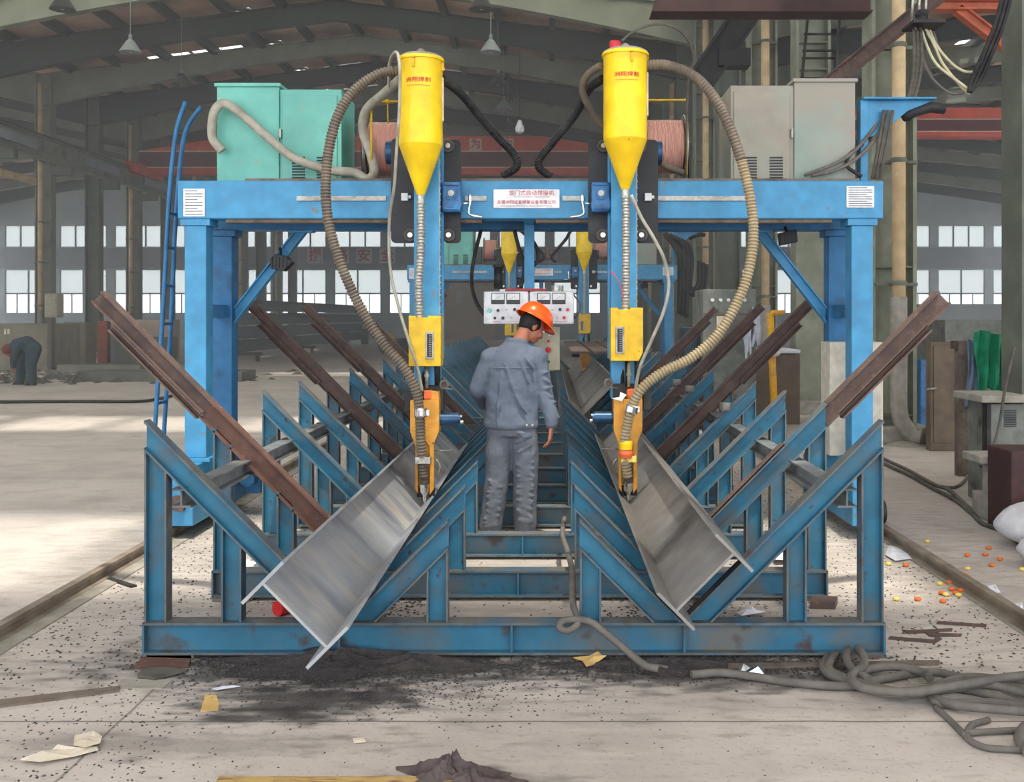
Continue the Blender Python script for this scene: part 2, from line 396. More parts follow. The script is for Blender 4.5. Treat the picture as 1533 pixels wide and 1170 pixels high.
def column(x, y, side, pipe, batten=False):
    if y < 10: x += .08
    m = MB(); w = .29; z1 = ZE+.05
    m.box(x-w, x-w+.05, y-.2, y+.2, 0, z1); m.box(x+w-.05, x+w, y-.2, y+.2, 0, z1); m.box(x-w+.05, x+w-.05, y-.03, y+.03, 0, z1)
    z = .35
    while z < z1: m.box(x-w+.05, x+w-.05, y-.17, y-.03, z-.012, z+.012); z += .45 if batten else 1.9
    if batten: m.box(x-w+.05, x+w-.05, y-.19, y-.16, .2, 3.2)
    c = struct('trim_column', m, 'olive' if pipe or batten else 'olive_dark')  # plain columns take the darker olive, shade put into the colour
    m = MB(); m.box(x-.42, x+.42, y-.38, y+.38, 0, .22); obj('column_plinth', m, 'concrete', c, .02)
    if pipe:
        px = x+side*.0; yy = y-.36; r = .085
        m = MB(); m.tube([(px, yy, z1-.4), (px, yy, 1.8)], r, 14)
        o = struct('trim_rain_pipe', m, 'pipe_tan')
        m = MB(); m.tube([(px, yy, 1.86), (px, yy, .5)] + spline([(px, yy, .45), (px+.03, yy-.02, .3), (px+.14, yy-.06, .13), (px+.24, yy-.1, .1)], 4), r*1.25, 14); obj('lower_pipe', m, 'concrete', o)
        m = MB()
        for z in (2.0, 3.55, 5.0, 7.2): m.lathe([(r+.012, 0), (r+.018, .03), (r+.012, .06)], (px, yy, z)); m.box(px-w+.03, px+w-.03, yy+.05, yy+.15, z, z+.04)
        obj('pipe_clamp', m, 'olive_dark', o)
for k in range(-1, 16):
    y = Y0C+PITCH*k
    if y > YB: break
    column(XR, y, -1, k % 2 == 0, k == 1)
    if k >= 5: column(XL, y, 1, k % 2 == 0)
# end wall with two bands of windows
def band_wall(y, x0, x1):
    S = y/F; zt = roofz(0)+1.7
    bands = [(1.6+(475-468)*S, 1.6+(475-404)*S), (1.6+(475-369)*S, 1.6+(475-338)*S)]
    xs = []; x = x0
    while x < x1-1: xs.append((x+.35, x+3.75)); x += 4.0
    z = 0
    m = MB()
    for a, b in bands: m.box(x0, x1, y, y+.2, z, a); z = b
    m.box(x0, x1, y, y+.2, z, zt)
    for a, b in bands:
        m.box(x0, x0+.35, y, y+.2, a, b)
        for (p, q), (r, t) in zip(xs, xs[1:]): m.box(q, r, y, y+.2, a, b)
        m.box(xs[-1][1], x1, y, y+.2, a, b)
    struct('wall_back', m, 'wall_sheet')
    n = 100
    for bi, (a, b) in enumerate(bands):
        for p, q in xs:
            n += 1; m = MB(); zc = a+(b-a)*.45
            if bi: m.box(p, q, y+.09, y+.1, a, b); w = struct('window_%d' % n, m, 'pane_frost')
            else:
                m.box(p, q, y+.09, y+.1, zc, b); w = struct('window_%d' % n, m, 'pane_frost')
                m = MB(); m.box(p, q, y+.09, y+.1, a, zc); obj('pane', m, 'pane_clear', w)
            m = MB()
            for x in ([p+(q-p)*t for t in ((0, .33, .66, 1) if bi else (0, .5, 1))]): m.box(x-.05, x+.05, y+.02, y+.14, a, b)
            if not bi:
                m.box(p, q, y+.02, y+.14, zc-.05, zc+.05)
                for t in (.25, .75): x = p+(q-p)*t; m.box(x-.025, x+.025, y+.03, y+.13, a, zc)
            obj('window_frame', m, 'frame_grey', w)
    m = MB(); m.box(x0, x1, y-.05, y, bands[0][1]+.1, bands[1][0]-.1); b2 = struct('wall_panel', m, 'wall_panel')
    return b2
WB = 73.0
band = band_wall(WB, -60, 44)
S = WB/F
for ch, px in (('提', 472), ('高', 511), ('安', 545), ('全', 580), ('意', 787), ('识', 823)):
    c = P(px, 383, WB-.06)
    o = MB(); o.box(c.x-.56, c.x+.56, WB-.10, WB-.055, c.z-.55, c.z+.55)
    t = one('slogan_board', o, 'char_white', 'pale square board with the red character %s on the far end wall' % ch, 'sign', 'slogan boards on the end wall')
    text('character', ch, 1.0, (c.x, WB-.12, c.z), 'red_ink', t, .02)
for nm, x in (('wall_left', XL-22.8), ('wall_right', XF)):
    m = MB(); m.box(x-.1, x+.1, YA, YB, 0, 1.2); m.box(x-.1, x+.1, YA, YB, 8.4, ZE+.5)  # unseen side walls, open bands enlarged to let more light in
    for k in range(21): y = YA+k*4+.35; m.box(x-.1, x+.1, y-.3, y+.3, 1.2, 8.4)
    struct(nm, m, 'wall_sheet')
# tan sliding doors standing in the end wall
for i, (a, b, t) in enumerate(((655, 742, 412), (925, 1012, 405))):
    p, q = P(a, t, WB-.3), P(b, 508, WB-.3); m = MB(); m.box(p.x, q.x, WB-.35, WB-.15, 0, p.z)
    d = struct('door_%d' % (i+1), m, 'tan_door')
    m = MB(); x = p.x+(q.x-p.x)*.32; m.box(x, x+.45, WB-.37, WB-.34, p.z-2.0, p.z-1.0); obj('door_window', m, 'white', d)
    m = MB(); m.box(p.x-.2, q.x+.2, WB-.4, WB-.3, p.z, p.z+.2); obj('door_rail', m, 'frame_grey', d)
# crane runway on the left row
m = MB(); m.ibeam((XL+.75, 6, 7.45), (XL+.75, 47, 7.45), (0,0,1), .75, .3, .02, .03)
rw = T(obj('crane_runway_beam', m, 'olive', None), 'long olive crane runway beam bracketed to the left row of columns', 'beam')
m = MB(); m.box(XL+.7, XL+.8, 6, 47, 7.83, 7.93); obj('rail', m, 'rust', rw)
m = MB()
for k in range(3, 9):
    y = Y0C+PITCH*k; m.box(XL+.25, XL+1.0, y-.14, y+.14, 6.75, 7.07)
obj('bracket', m, 'olive_dark', rw)
m = MB()
for y in (31, 37.5, 43): m.box(XL+.93, XL+.95, y, y+3.0, 7.3, 7.62)
obj('pale_plate', m, 'wall_panel', rw)
m = MB(); m.ibeam((XL+.9, 6, 6.2), (XL+.9, 34, 6.2), (0,0,1), .22, .16)
one('conductor_beam', m, 'pipe_tan', 'thin pale conductor rail hung under the left crane runway', 'rail')
# overhead cranes
def crane(y, xa, xb, zt, label, chars, q=1.0):
    r = thing('overhead_crane', label, 'crane', ((xa+xb)/2, y, zt-1.3*q))
    m = MB(); m.xz([(xa, zt-.5*q), (xa+4, zt), (xb-4, zt), (xb, zt-.5*q)], y, y+.5); obj('girder', m, 'crane_red', r)
    m = MB(); m.box(xa, xb, y+.02, y+.5, zt-1.05*q, zt-.53*q); obj('girder_web', m, 'crane_maroon', r)
    m = MB(); m.box(xa+.4, xb-.4, y-.05, y+.5, zt-1.3*q, zt-1.07*q); obj('walkway', m, 'crane_red', r)
    m = MB(); m.box(xa, xb, y-.02, y, zt-.54*q, zt-.5*q); m.box(xa, xb, y-.06, y-.03, zt-1.09*q, zt-1.05*q); obj('edge_line', m, 'char_cream', r)
    for x in (xa-.15, xb-.35):
        m = MB(); m.box(x, x+.5, y-1.2, y+1.8, zt-1.36*q, zt-1.0*q); obj('end_carriage', m, 'crane_red', r, .03)
    for i in range(2):
        m = MB(); x = xa+5.1+i*.35; m.prism([(x, y-.012, zt-.48*q), (x+.13, y-.012, zt-.48*q), (x+.6, y-.012, zt-.05), (x+.47, y-.012, zt-.05)], (0, .012, 0)); obj('stripe', m, 'crane_stripe', r)
    for ch, px in chars:
        c = P(px, 216, y); m = MB(); m.box(c.x-.26, c.x+.26, y-.02, y, c.z-.27, c.z+.25); b = obj('character_board', m, 'char_cream', r)
        text('character', ch, .46, (c.x, y-.025, c.z-.01), 'red_ink', b, .02)
    return r
crane(43.0, XL+.7, XR-.7, 9.38, 'long red overhead crane lettered in Chinese spanning the main bay', list(zip('安全第一预防为主', range(424, 761, 48))), 1.26)
crane(33.8, XR+.7, 34, 8.68, 'red overhead crane in the neighbouring bay on the right', [], .76)
# pendant lamps
for i, (x, y, w) in enumerate([(-11.7, Y0C+PITCH*k-.6, k) for k in range(3, 8)]+[(-1.63, Y0C+PITCH*k-.6, k) for k in range(3, 9)]):
    r = thing('pendant_lamp', ('first second third fourth fifth sixth'.split()[w-3])+' conical lamp from the front hanging in the '+('left' if x < -5 else 'right')+' half of the main roof', 'lamp', (x, y, 8.95), 'conical lamps hung under the roof')
    m = MB(); m.lathe([(.3, 0), (.27, .06), (.12, .3), (.06, .36)], (x, y, 9.0)); obj('shade', m, 'frame_grey' if w % 2 == 0 else 'purlin', r)
    m = MB(); m.cyl((x, y, 9.34), (x, y, 9.5), .05); m.cyl((x, y, 9.48), (x, y, roofz(x)+.1), .012, n=6); obj('rod', m, 'frame_grey', r)
    m = MB(); m.ball((x, y, 9.08), .09, n=10, m=6); obj('bulb', m, 'white', r)
# ------------------------------------------------------------------ floor paint: concrete with stains, joints and slag dust
fm = bpy.data.materials.new('shop_floor'); fm.use_nodes = True; nt = fm.node_tree; N = nt.nodes; L = nt.links; b = N['Principled BSDF']
b.inputs['Roughness'].default_value = .62; b.inputs['Specular IOR Level'].default_value = .35
tc = N.new('ShaderNodeTexCoord')
def nz(s, d=6, sc=None):
    n = N.new('ShaderNodeTexNoise'); n.inputs['Scale'].default_value = s; n.inputs['Detail'].default_value = d
    if sc: mp = N.new('ShaderNodeMapping'); mp.inputs['Scale'].default_value = sc; L.new(tc.outputs['Object'], mp.inputs[0]); L.new(mp.outputs[0], n.inputs[0])
    else: L.new(tc.outputs['Object'], n.inputs[0])
    return n.outputs[0]
def math_(op, a, b_=None, c=None):
    n = N.new('ShaderNodeMath'); n.operation = op
    for i, x in enumerate((a, b_, c)):
        if x is None: continue
        if isinstance(x, (int, float)): n.inputs[i].default_value = x
        else: L.new(x, n.inputs[i])
    return n.outputs[0]
def mapr(v, a, b_, c=0, d=1):
    n = N.new('ShaderNodeMapRange'); n.interpolation_type = 'SMOOTHSTEP'; L.new(v, n.inputs[0])
    for i, x in enumerate((a, b_, c, d)): n.inputs[i+1].default_value = x
    return n.outputs[0]
def mix(f, a, c):
    n = N.new('ShaderNodeMix'); n.data_type = 'RGBA'
    L.new(f, n.inputs[0])
    if isinstance(a, tuple): n.inputs[6].default_value = a
    else: L.new(a, n.inputs[6])
    n.inputs[7].default_value = c; return n.outputs[2]
sp = N.new('ShaderNodeSeparateXYZ'); L.new(tc.outputs['Object'], sp.inputs[0]); X_, Y_ = sp.outputs[0], sp.outputs[1]
OX, OY = -7.5, 39.0                                  # floor origin
wob = math_('MULTIPLY_ADD', nz(.9), .9, -.45); wob2 = math_('MULTIPLY_ADD', nz(5.5), .16, -.08)
col = mix(mapr(nz(.6), .35, .7), rgb((206,197,190)), rgb((184,176,170)))
col = mix(mapr(nz(3.0, 10), .45, .75, 0, .5), col, rgb((160,152,147)))
col = mix(mapr(nz(2.2, 8, (.5, 3, 1)), .52, .72, 0, .45), col, rgb((216,207,199)))
col = mix(mapr(nz(45, 4), .56, .72, 0, .5), col, rgb((142,135,131)))
def blob(x, y, rx, ry, amt, c, soft=.5, w=1.0):
    global col
    dx = math_('MULTIPLY', math_('SUBTRACT', math_('MULTIPLY_ADD', wob, .35*w, X_), x-OX), 1/rx)
    dy = math_('MULTIPLY', math_('SUBTRACT', math_('MULTIPLY_ADD', wob2, 1.2*w, Y_), y-OY), 1/ry)
    d = math_('SQRT', math_('ADD', math_('MULTIPLY', dx, dx), math_('MULTIPLY', dy, dy)))
    d = math_('ADD', d, math_('MULTIPLY_ADD', nz(9, 10, (.6, 1.6, 1)), 2.2, -1.1))
    col = mix(mapr(d, 1+soft*.5, 1-soft*.7, 0, amt), col, rgb(c))
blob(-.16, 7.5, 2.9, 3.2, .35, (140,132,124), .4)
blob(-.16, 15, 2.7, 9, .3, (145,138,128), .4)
blob(-.95, 4.6, 1.25, .3, .8, (68,64,64), .9); blob(-1.05, 4.2, .45, .2, .85, (56,52,52), .9); blob(-.72, 4.25, .16, .09, .85, (62,58,58), .7)
blob(-1.12, 4.02, .3, .07, .8, (60,56,56), .9); blob(-1.45, 3.75, .8, .12, .4, (90,85,82), .9)
blob(.75, 4.55, .8, .22, .75, (72,68,66), .9); blob(1.1, 4.45, 1.0, .18, .5, (80,76,74), .9)
blob(-.25, 3.42, .35, .14, .6, (84,76,74), .8); blob(1.0, 3.3, .35, .03, .35, (110,100,95), .9)
def line(v, at, w, amt, c, wgt=.02):
    global col
    d = math_('ABSOLUTE', math_('ADD', math_('SUBTRACT', v, at), math_('MULTIPLY_ADD', nz(3), wgt, -wgt/2)))
    col = mix(mapr(d, w, w*.3, 0, amt), col, rgb(c))
for yj in (3.97, 10.0, 16.0, 22.0, 28.0): line(Y_, yj-OY, .009, .75, (84,78,72))
line(X_, -1.7-OX, .009, .7, (96,90,84), .03)
for xj in (-8.6, -14.6, 8.5): line(X_, xj-OX, .012, .6, (90,84,78))
L.new(col, b.inputs['Base Color'])
bn = N.new('ShaderNodeBump'); bn.inputs['Strength'].default_value = .35; bn.inputs['Distance'].default_value = .006; L.new(nz(30, 8), bn.inputs['Height']); L.new(bn.outputs[0], b.inputs['Normal'])
floor.data.materials.clear(); floor.data.materials.append(fm); MATS['shop_floor'] = fm
# ------------------------------------------------------------------ V-cradle frames on the floor
FX, FY1, FD, NF = -.165, 4.74, .964, 24
RUSTY = {2, 5, 7, 10}
ORD = 'front second third fourth fifth sixth seventh eighth ninth tenth eleventh twelfth thirteenth fourteenth fifteenth sixteenth seventeenth eighteenth nineteenth twentieth twenty-first twenty-second twenty-third rearmost'.split()
def cradle(k):
    y = FY1+FD*(k-1); z0 = .17; h = .1; q = h*math.sqrt(2); Bt = .075; xo, xv = 1.737, .79
    lab = 'blue steel V cradle frame %s, %s' % ('nearest the camera' if k == 1 else ('farthest down the row' if k == NF else ORD[k-1]+' from the front'),
          'with long rusty arms' if k in RUSTY else ('with the workpiece ends over its base beam' if k == 1 else 'all arms blue'))
    r = thing('cradle_frame', lab, 'steel frame', (FX, y, 0), 'V cradle frames in a row along the machine')
    m = MB(); m.ibeam((FX-xo, y, .095), (FX+xo, y, .095), (0,0,1), .15, .1, .008, .011)
    for x in (-.82, -.01, .80):
        m.box(FX+x-.005, FX+x+.005, y-.048, y+.048, .032, .158)
    m.box(FX-xo-.004, FX-xo+.006, y-.05, y+.05, .02, .17); m.box(FX+xo-.006, FX+xo+.004, y-.05, y+.05, .02, .17)
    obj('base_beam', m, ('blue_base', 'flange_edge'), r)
    for sx in (-1, 1):
        rusty = k in RUSTY
        X = lambda v: FX+sx*v
        def arm(name, x0, x1, mat, hh=h, cut0=None, cut1=None, off=0.0, bt=Bt):     # upper edge rises at 45 degrees from (xv, z0)
            a = (X(x0)+sx*(hh/2+off)*-.7071*-1, y, z0+(x0-xv)-(hh/2+off)*.7071); b_ = (X(x1)+sx*(hh/2+off)*.7071, y, z0+(x1-xv)-(hh/2+off)*.7071)
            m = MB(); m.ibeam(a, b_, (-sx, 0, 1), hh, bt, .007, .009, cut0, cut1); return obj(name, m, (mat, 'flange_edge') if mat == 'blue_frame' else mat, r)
        base = ((0, 0, z0), (0, 0, 1))
        if rusty:
            full = sx < 0 or k != 2
            if full:
                arm('outer_arm', xv, 1.737, 'rust_red' if k == 2 else 'rust', .115, base, None)['label'] = 'rusty brown arm'
                arm('arm_extension', 1.737, 2.37, 'rust', .085)
            else:
                arm('outer_arm', xv, 1.737, 'blue_frame', h, base, ((X(1.737), 0, 0), (1, 0, 0)))
                arm('arm_extension', 1.70, 2.37, 'rust', .1, .1 and ((X(1.74), 0, 0), (1, 0, 0)))['label'] = 'rusty brown extension bolted along the blue arm'
            arm('packing_channel', 1.74, 2.24, 'rust', .045, off=.088)
            if sx > 0 and k == 2: arm('cap_strip', xv+.1, 1.5, 'rust', .006, off=-.008)
        else:
            arm('outer_arm', xv, 1.737, 'blue_frame', h, base, ((X(1.737), 0, 0), (1, 0, 0)))
        # inner arm: mirrored slope, rises towards the middle
        a = (X(xv)-sx*h/2*.7071, y, z0-h/2*.7071); e = (X(.31)-sx*h/2*.7071, y, z0+(xv-.31)-h/2*.7071)
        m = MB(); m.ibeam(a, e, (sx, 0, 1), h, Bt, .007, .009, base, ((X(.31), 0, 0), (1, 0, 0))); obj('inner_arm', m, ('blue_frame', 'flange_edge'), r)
        def post(x0, x1, slope):
            xc = (x0+x1)/2; m = MB(); zc = z0+abs(xc-xv)-q-.001
            pl = ((X(xc), y, zc), (-slope*sx, 0, 1))
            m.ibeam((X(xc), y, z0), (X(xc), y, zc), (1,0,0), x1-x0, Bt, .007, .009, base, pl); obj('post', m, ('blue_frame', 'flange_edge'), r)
        post(1.632, 1.735, 1); post(1.28, 1.375, 1); post(.31, .41, -1)
    if k == 1 or k == 2:
        m = MB(); m.box(FX-1.73, FX-1.52, y-.07, y+.07, .0, .02) if k == 2 else m.box(FX-1.72, FX-1.5, y-.05, y+.06, 0.0, .02)
        for x in (-1.62, 1.6): m.box(FX+x-.11, FX+x+.11, y-.05, y+.06, 0, .0199)
        obj('foot_pad', m, 'flange_grime', r)
    return r
for k in range(1, NF+1): cradle(k)
yend = FY1+FD*(NF-1)
for sx, w in ((-1, 'left'), (1, 'right')):
    m = MB(); m.ibeam((FX+sx*1.575, FY1, .745), (FX+sx*1.575, yend, .745), (0,0,1), .09, .09, .008, .01)
    one('tie_beam', m, 'tie_grey', 'long grimy I beam tying the cradle frames together on the %s' % w, 'beam')
# small clamps and bolts on the arms at right
for k in (4, 6, 7):
    y = FY1+FD*(k-1); x = FX+1.5; z = .17+.71+.0
    m = MB(); m.cyl((x, y-.05, z+.02), (x, y-.05, z+.075), .04, .045); one('stub_roller', m, 'steel', 'small steel roller on the right arm of the %s cradle frame' % ORD[k-1], 'roller')
# ------------------------------------------------------------------ H-beam workpieces lying in the V
def workpiece(name, x, z, su, y0, y1, h, b, mat, lab, stiff=None):
    s = .7071; u = V((su*s, 0, s)); v = V((-su*s, 0, s)); o = V((x, 0, z)); c = o+u*(h/2)+v*(b/2)
    m = MB(); m.ibeam((c.x, y0, c.z), (c.x, y1, c.z), u, h, b, .012, .014)
    w = T(obj(name, m, mat), lab, 'steel beam')
    if stiff:
        for ys in stiff:
            a = o+u*.015+v*(b/2+.007); m = MB(); m.prism([a+V((0,ys,0)), a+u*(h-.03)+V((0,ys,0)), a+u*(h-.03)+v*(b/2-.01)+V((0,ys,0)), a+v*(b/2-.01)+V((0,ys,0))], (0, .012, 0))
            obj('stiffener_plate', m, 'mill_steel_dark', w)
    return w
workpiece('steel_h_beam', -.975, .177, -1, 4.05, 10.0, .385, .235, 'mill_steel', 'grey steel H beam under the left welding torch, lying in the left row of arms', [7.32])
workpiece('steel_h_beam', .648, .192, 1, 4.5, 10.6, .385, .235, 'mill_steel_dark', 'dull steel H beam under the right welding torch, lying in the right row of arms')
workpiece('steel_h_beam', .60, .19, 1, 12.6, 23, .62, .5, 'mill_steel_dark', 'deep steel H beam lying farther back in the right row of arms')
for i in range(3):
    m = MB(); x = .30+i*.29; m.box(x, x+.25, 13.4, 19.5, 1.115, 1.145); one('rusty_flat', m, 'rust', ('left', 'middle', 'right')[i]+' one of three rusty flats laid on the deep far H beam', 'steel plate', 'rusty flats on the far beam')
# ------------------------------------------------------------------ floor rails
for x, w in ((-2.74, 'left'), (2.455, 'right')):
    m = MB(); m.extr([(-.045,0),(.045,0),(.045,.008),(.012,.015),(.012,.05),(.026,.055),(.026,.075),(-.026,.075),(-.026,.055),(-.012,.05),(-.012,.015),(-.045,.008)], (x, -2, 0), (x, 34, 0), (1,0,0), (0,0,1))
    fr_ = one('floor_rail', m, 'rail_steel', 'long grimy steel gantry rail on the floor at the %s of the cradles' % w, 'rail')
    m = MB(); m.box(x-.07, x+.14, -2, 34, 0, .006); obj('rail_bed', m, 'concrete', fr_)
# ------------------------------------------------------------------ gantry
ZT, ZB, GY = 2.61, 2.33, 7.4
def gantry():
    r = thing('welding_gantry', 'big blue welding gantry in the foreground standing over the worker', 'gantry', (-.14, 7.7, 0))
    for y0, y1, z0, z1 in ((GY, GY+.22, ZB, ZT), (8.0, 8.2, ZB-.03, ZT-.03)):
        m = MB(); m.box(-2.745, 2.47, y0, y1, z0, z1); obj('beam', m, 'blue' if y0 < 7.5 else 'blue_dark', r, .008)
    m = MB(); m.box(-2.72, 2.45, GY+.221, 7.999, ZT-.06, ZT-.03); m.box(-2.25, 2.3, GY+.02, GY+.2, ZT, ZT+.02); obj('deck', m, 'flange_grime', r)
    m = MB(); m.box(-2.4, -.5, GY+.04, GY+.14, ZB-.025, ZB); m.box(-.1, 2.1, GY+.04, GY+.14, ZB-.025, ZB); obj('lower_rail', m, 'flange_grime', r)
    for x in (-2.62, 2.32):
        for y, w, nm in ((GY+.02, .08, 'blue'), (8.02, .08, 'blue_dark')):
            l = MB(); l.box(x-w, x+w, y, y+.16, .56, ZB-(.05 if y < 7.6 else .08)); lo = obj('leg', l, nm, r, .006)
            m = MB(); m.box(x-w-.03, x+w+.03, y-.01, y+.18, ZB-(.05 if y < 7.6 else .08), ZB-(0 if y < 7.6 else .03)); obj('cap_plate', m, nm, lo, .004); m = MB(); m.box(x-w-.03, x+w+.03, y-.01, y+.18, .53, .56); obj('flange_plate', m, nm, lo, .004)
        m = MB(); m.box(x-.05, x+.05, GY+.18, 8.02, 1.60, 1.70); obj('leg_strut', m, 'blue_dark', r)
        tx = x-.05 if x < 0 else x-.03
        m = MB(); m.xz([(tx-.11, .10), (tx+.11, .10), (tx+.11, .53), (tx-.06, .53), (tx-.11, .42)], 7.2, 8.6); e = obj('end_truck', m, 'blue', r, .008)
        m = MB(); m.cyl((tx, 7.17, .27), (tx, 7.21, .27), .055); m.cyl((tx+.03, 7.16, .24), (tx+.03, 7.2, .24), .03); obj('bearing_cap', m, 'rust', e)
        for y in (7.42, 8.38):
            m = MB(); wx = -2.74 if x < 0 else 2.435; m.cyl((wx-.04, y, .165), (wx+.04, y, .165), .09); obj('wheel', m, 'black_plate', e)
    m = MB(); m.box(-2.5, -2.36, 8.2, 8.5, .16, .42); m.cyl((-2.43, 8.05, .3), (-2.43, 8.2, .3), .06); obj('drive_box', m, 'blue_dark', r, .01)
    for s in (-1, 1):
        xm = -.15; a = (xm+s*2.385, 8.1, 1.62); c = (xm+s*1.85, 8.1, ZB-.03)
        m = MB(); m.ibeam(a, c, (1,0,0), .08, .08, .008, .01, ((a[0], 0, 0), (1, 0, 0)), ((0,0,ZB-.03), (0,0,1))); m.box(xm+s*1.85-.1, xm+s*1.85+.1, 8.05, 8.15, ZB-.045, ZB-.03); obj('brace', m, 'blue', r)
    # linear guide strips along the front face
    for a, c in ((-1.86, -1.2), (-.55, -.46), (-.62, -.46), (.1, .24), (.78, 1.52)):
        if a == -.55: continue
        m = MB(); m.box(a, c, GY-.02, GY, 2.46, 2.495)
        k = max(2, int((c-a)/.14))
        for i in range(k): x = a+(c-a)*(i+.5)/k; m.cyl((x, GY-.026, 2.477), (x, GY-.02, 2.477), .007, n=8)
        obj('guide_strip', m, 'steel', r)
    # central post carrying the control panels
    m = MB(); m.box(-.195, -.115, 7.84, 7.92, 1.2, ZB+.0); m.box(-.195, -.115, GY+.2, 7.92, ZB, ZB+.05); obj('centre_post', m, 'blue', r, .004)
    # name plate and data plates
    m = MB(); m.box(-.412, .078, GY-.012, GY, 2.405, 2.545); pl = obj('name_plate', m, 'panel_white', r, .006)
    text('plate_text', '龙门式自动焊接机', .042, (-.13, GY-.014, 2.515), 'red_ink', pl, 0, sx=1.0)
    text('plate_text', 'GANTRY TYPE AUTOMATIC WELDING MACHINE', .012, (-.13, GY-.014, 2.488), 'dark_ink', pl, 0)
    text('plate_text', '无锡洲翔成套焊接设备有限公司', .031, (-.167, GY-.014, 2.448), 'red_ink', pl, 0)
    text('plate_text', 'WUXI ZHOUXIANG COMPLETE SET OF WELDING EQUIPMENT CO., LTD', .0115, (-.167, GY-.014, 2.421), 'dark_ink', pl, 0)
    for a, c, z0, z1 in ((-2.70, -2.54, 2.345, 2.55), (2.195, 2.40, 2.41, 2.57)):
        m = MB(); m.box(a, c, GY-.008, GY, z0, z1); pl = obj('data_plate', m, 'panel_white', r, .005)
        m = MB(); n = 9
        for i in range(n): z = z0+(z1-z0)*(i+.8)/(n+.6); m.box(a+.015, c-.015-(.04 if i % 3 == 2 else 0), GY-.0095, GY-.008, z-.0025, z+.0025)
        obj('printed_line', m, 'dark_ink', pl)
    # arm at the right end that carries the supply cables
    m = MB(); m.box(2.41, 2.47, 7.75, 7.85, ZT-.03, 3.28); m.prism([(2.44, 7.76, 3.28), (2.98, 7.76, 3.28), (2.78, 7.76, 3.20), (2.56, 7.76, 3.02), (2.5, 7.76, 3.0), (2.44, 7.76, 3.0)], (0, .03, 0)); m.box(2.42, 2.98, 7.7, 7.86, 3.28, 3.295)
    obj('cable_arm', m, 'blue', r, .003)
    m = MB(); m.tube(PP([(1352,176,7.8),(1372,166,7.8),(1392,160,7.8),(1414,163,7.8)]), [.035,.045,.045,.04], 12); obj('cable_mouth', m, 'rubber', r)
    return r
g1 = gantry()
# ladder leaning on the left end
r = thing('ladder', 'thin blue steel ladder with curved tops at the left end of the near gantry', 'ladder', G(224, 785))
ra = spline(PP([(225,782,7.75),(232,640,7.78),(243,480,7.82),(253,300,7.86),(261,215,7.87),(268,180,7.87),(278,152,7.87)]), 6)
rb = spline(PP([(240,776,8.0),(246,640,8.0),(256,480,8.0),(263,330,8.0),(272,225,8.0),(283,185,8.0),(301,160,8.0)]), 6)
for a in (ra, rb): m = MB(); m.tube(a, .018, 8); obj('rail', m, 'blue_dark', r)
def atz(path, z):
    for a, b in zip(path, path[1:]):
        if min(a.z, b.z) <= z <= max(a.z, b.z): return a.lerp(b, (z-a.z)/(b.z-a.z+1e-9))
for z in (.3, .62, .93, 1.24, 1.55, 1.85, 2.15, 2.42): m = MB(); m.tube([atz(ra, z), atz(rb, z)], .013, 6); obj('rung', m, 'blue_dark', r)
# electrical cabinets on the deck
def cabinet(x0, x1, xs, mat, side, lab):
    r = thing('electrical_cabinet', lab, 'cabinet', ((x0+x1)/2, 8, ZT)); z0 = ZT; s = 1 if side == 'left' else -1
    zt1 = 3.385 if side == 'left' else 3.42
    a, c = (x0, xs) if side == 'left' else (xs, x1)
    m = MB(); m.box(a, c, 7.72, 8.25, z0, zt1); obj('tall_section', m, mat, r, .006)
    m = MB(); m.box(a-.015, c+.015, 7.7, 8.27, zt1-.01, zt1+.018); obj('lid', m, mat if side == 'left' else 'teal_dusty', r, .004)
    a2, c2 = (xs, x1) if side == 'left' else (x0, xs)
    zt = 3.36 if side == 'left' else 3.39
    m = MB(); m.box(a2+.001, c2-.001, 7.735, 8.25, z0, zt); body = obj('body', m, mat if side == 'left' else 'beige_grey', r, .006)
    m = MB(); m.box(a2+.025, c2-.035, 7.722, 7.735, z0+.02, zt-.05); d = obj('door', m, mat if side == 'left' else 'beige_grey', r, .003)
    m = MB(); hx = a2+.012 if side == 'left' else c2-.02
    m.box(hx-.008, hx+.008, 7.70, 7.722, 2.98, 3.05); obj('handle', m, 'steel', d)
    m = MB()
    for vx in (a2+.1, c2-.19):
        for i in range(9): m.box(vx, vx+.1, 7.714, 7.722, z0+.04+i*.022, z0+.05+i*.022)
    obj('vent', m, 'black_plate', d)
    return r
cab1 = cabinet(-2.56, -1.60, -2.08, 'teal', 'left', 'turquoise electrical cabinet with louvred door on the left of the gantry deck')
cab2 = cabinet(1.40, 2.36, 1.89, 'teal_dusty', 'right', 'greyish beige and dusty turquoise electrical cabinet on the right of the gantry deck')
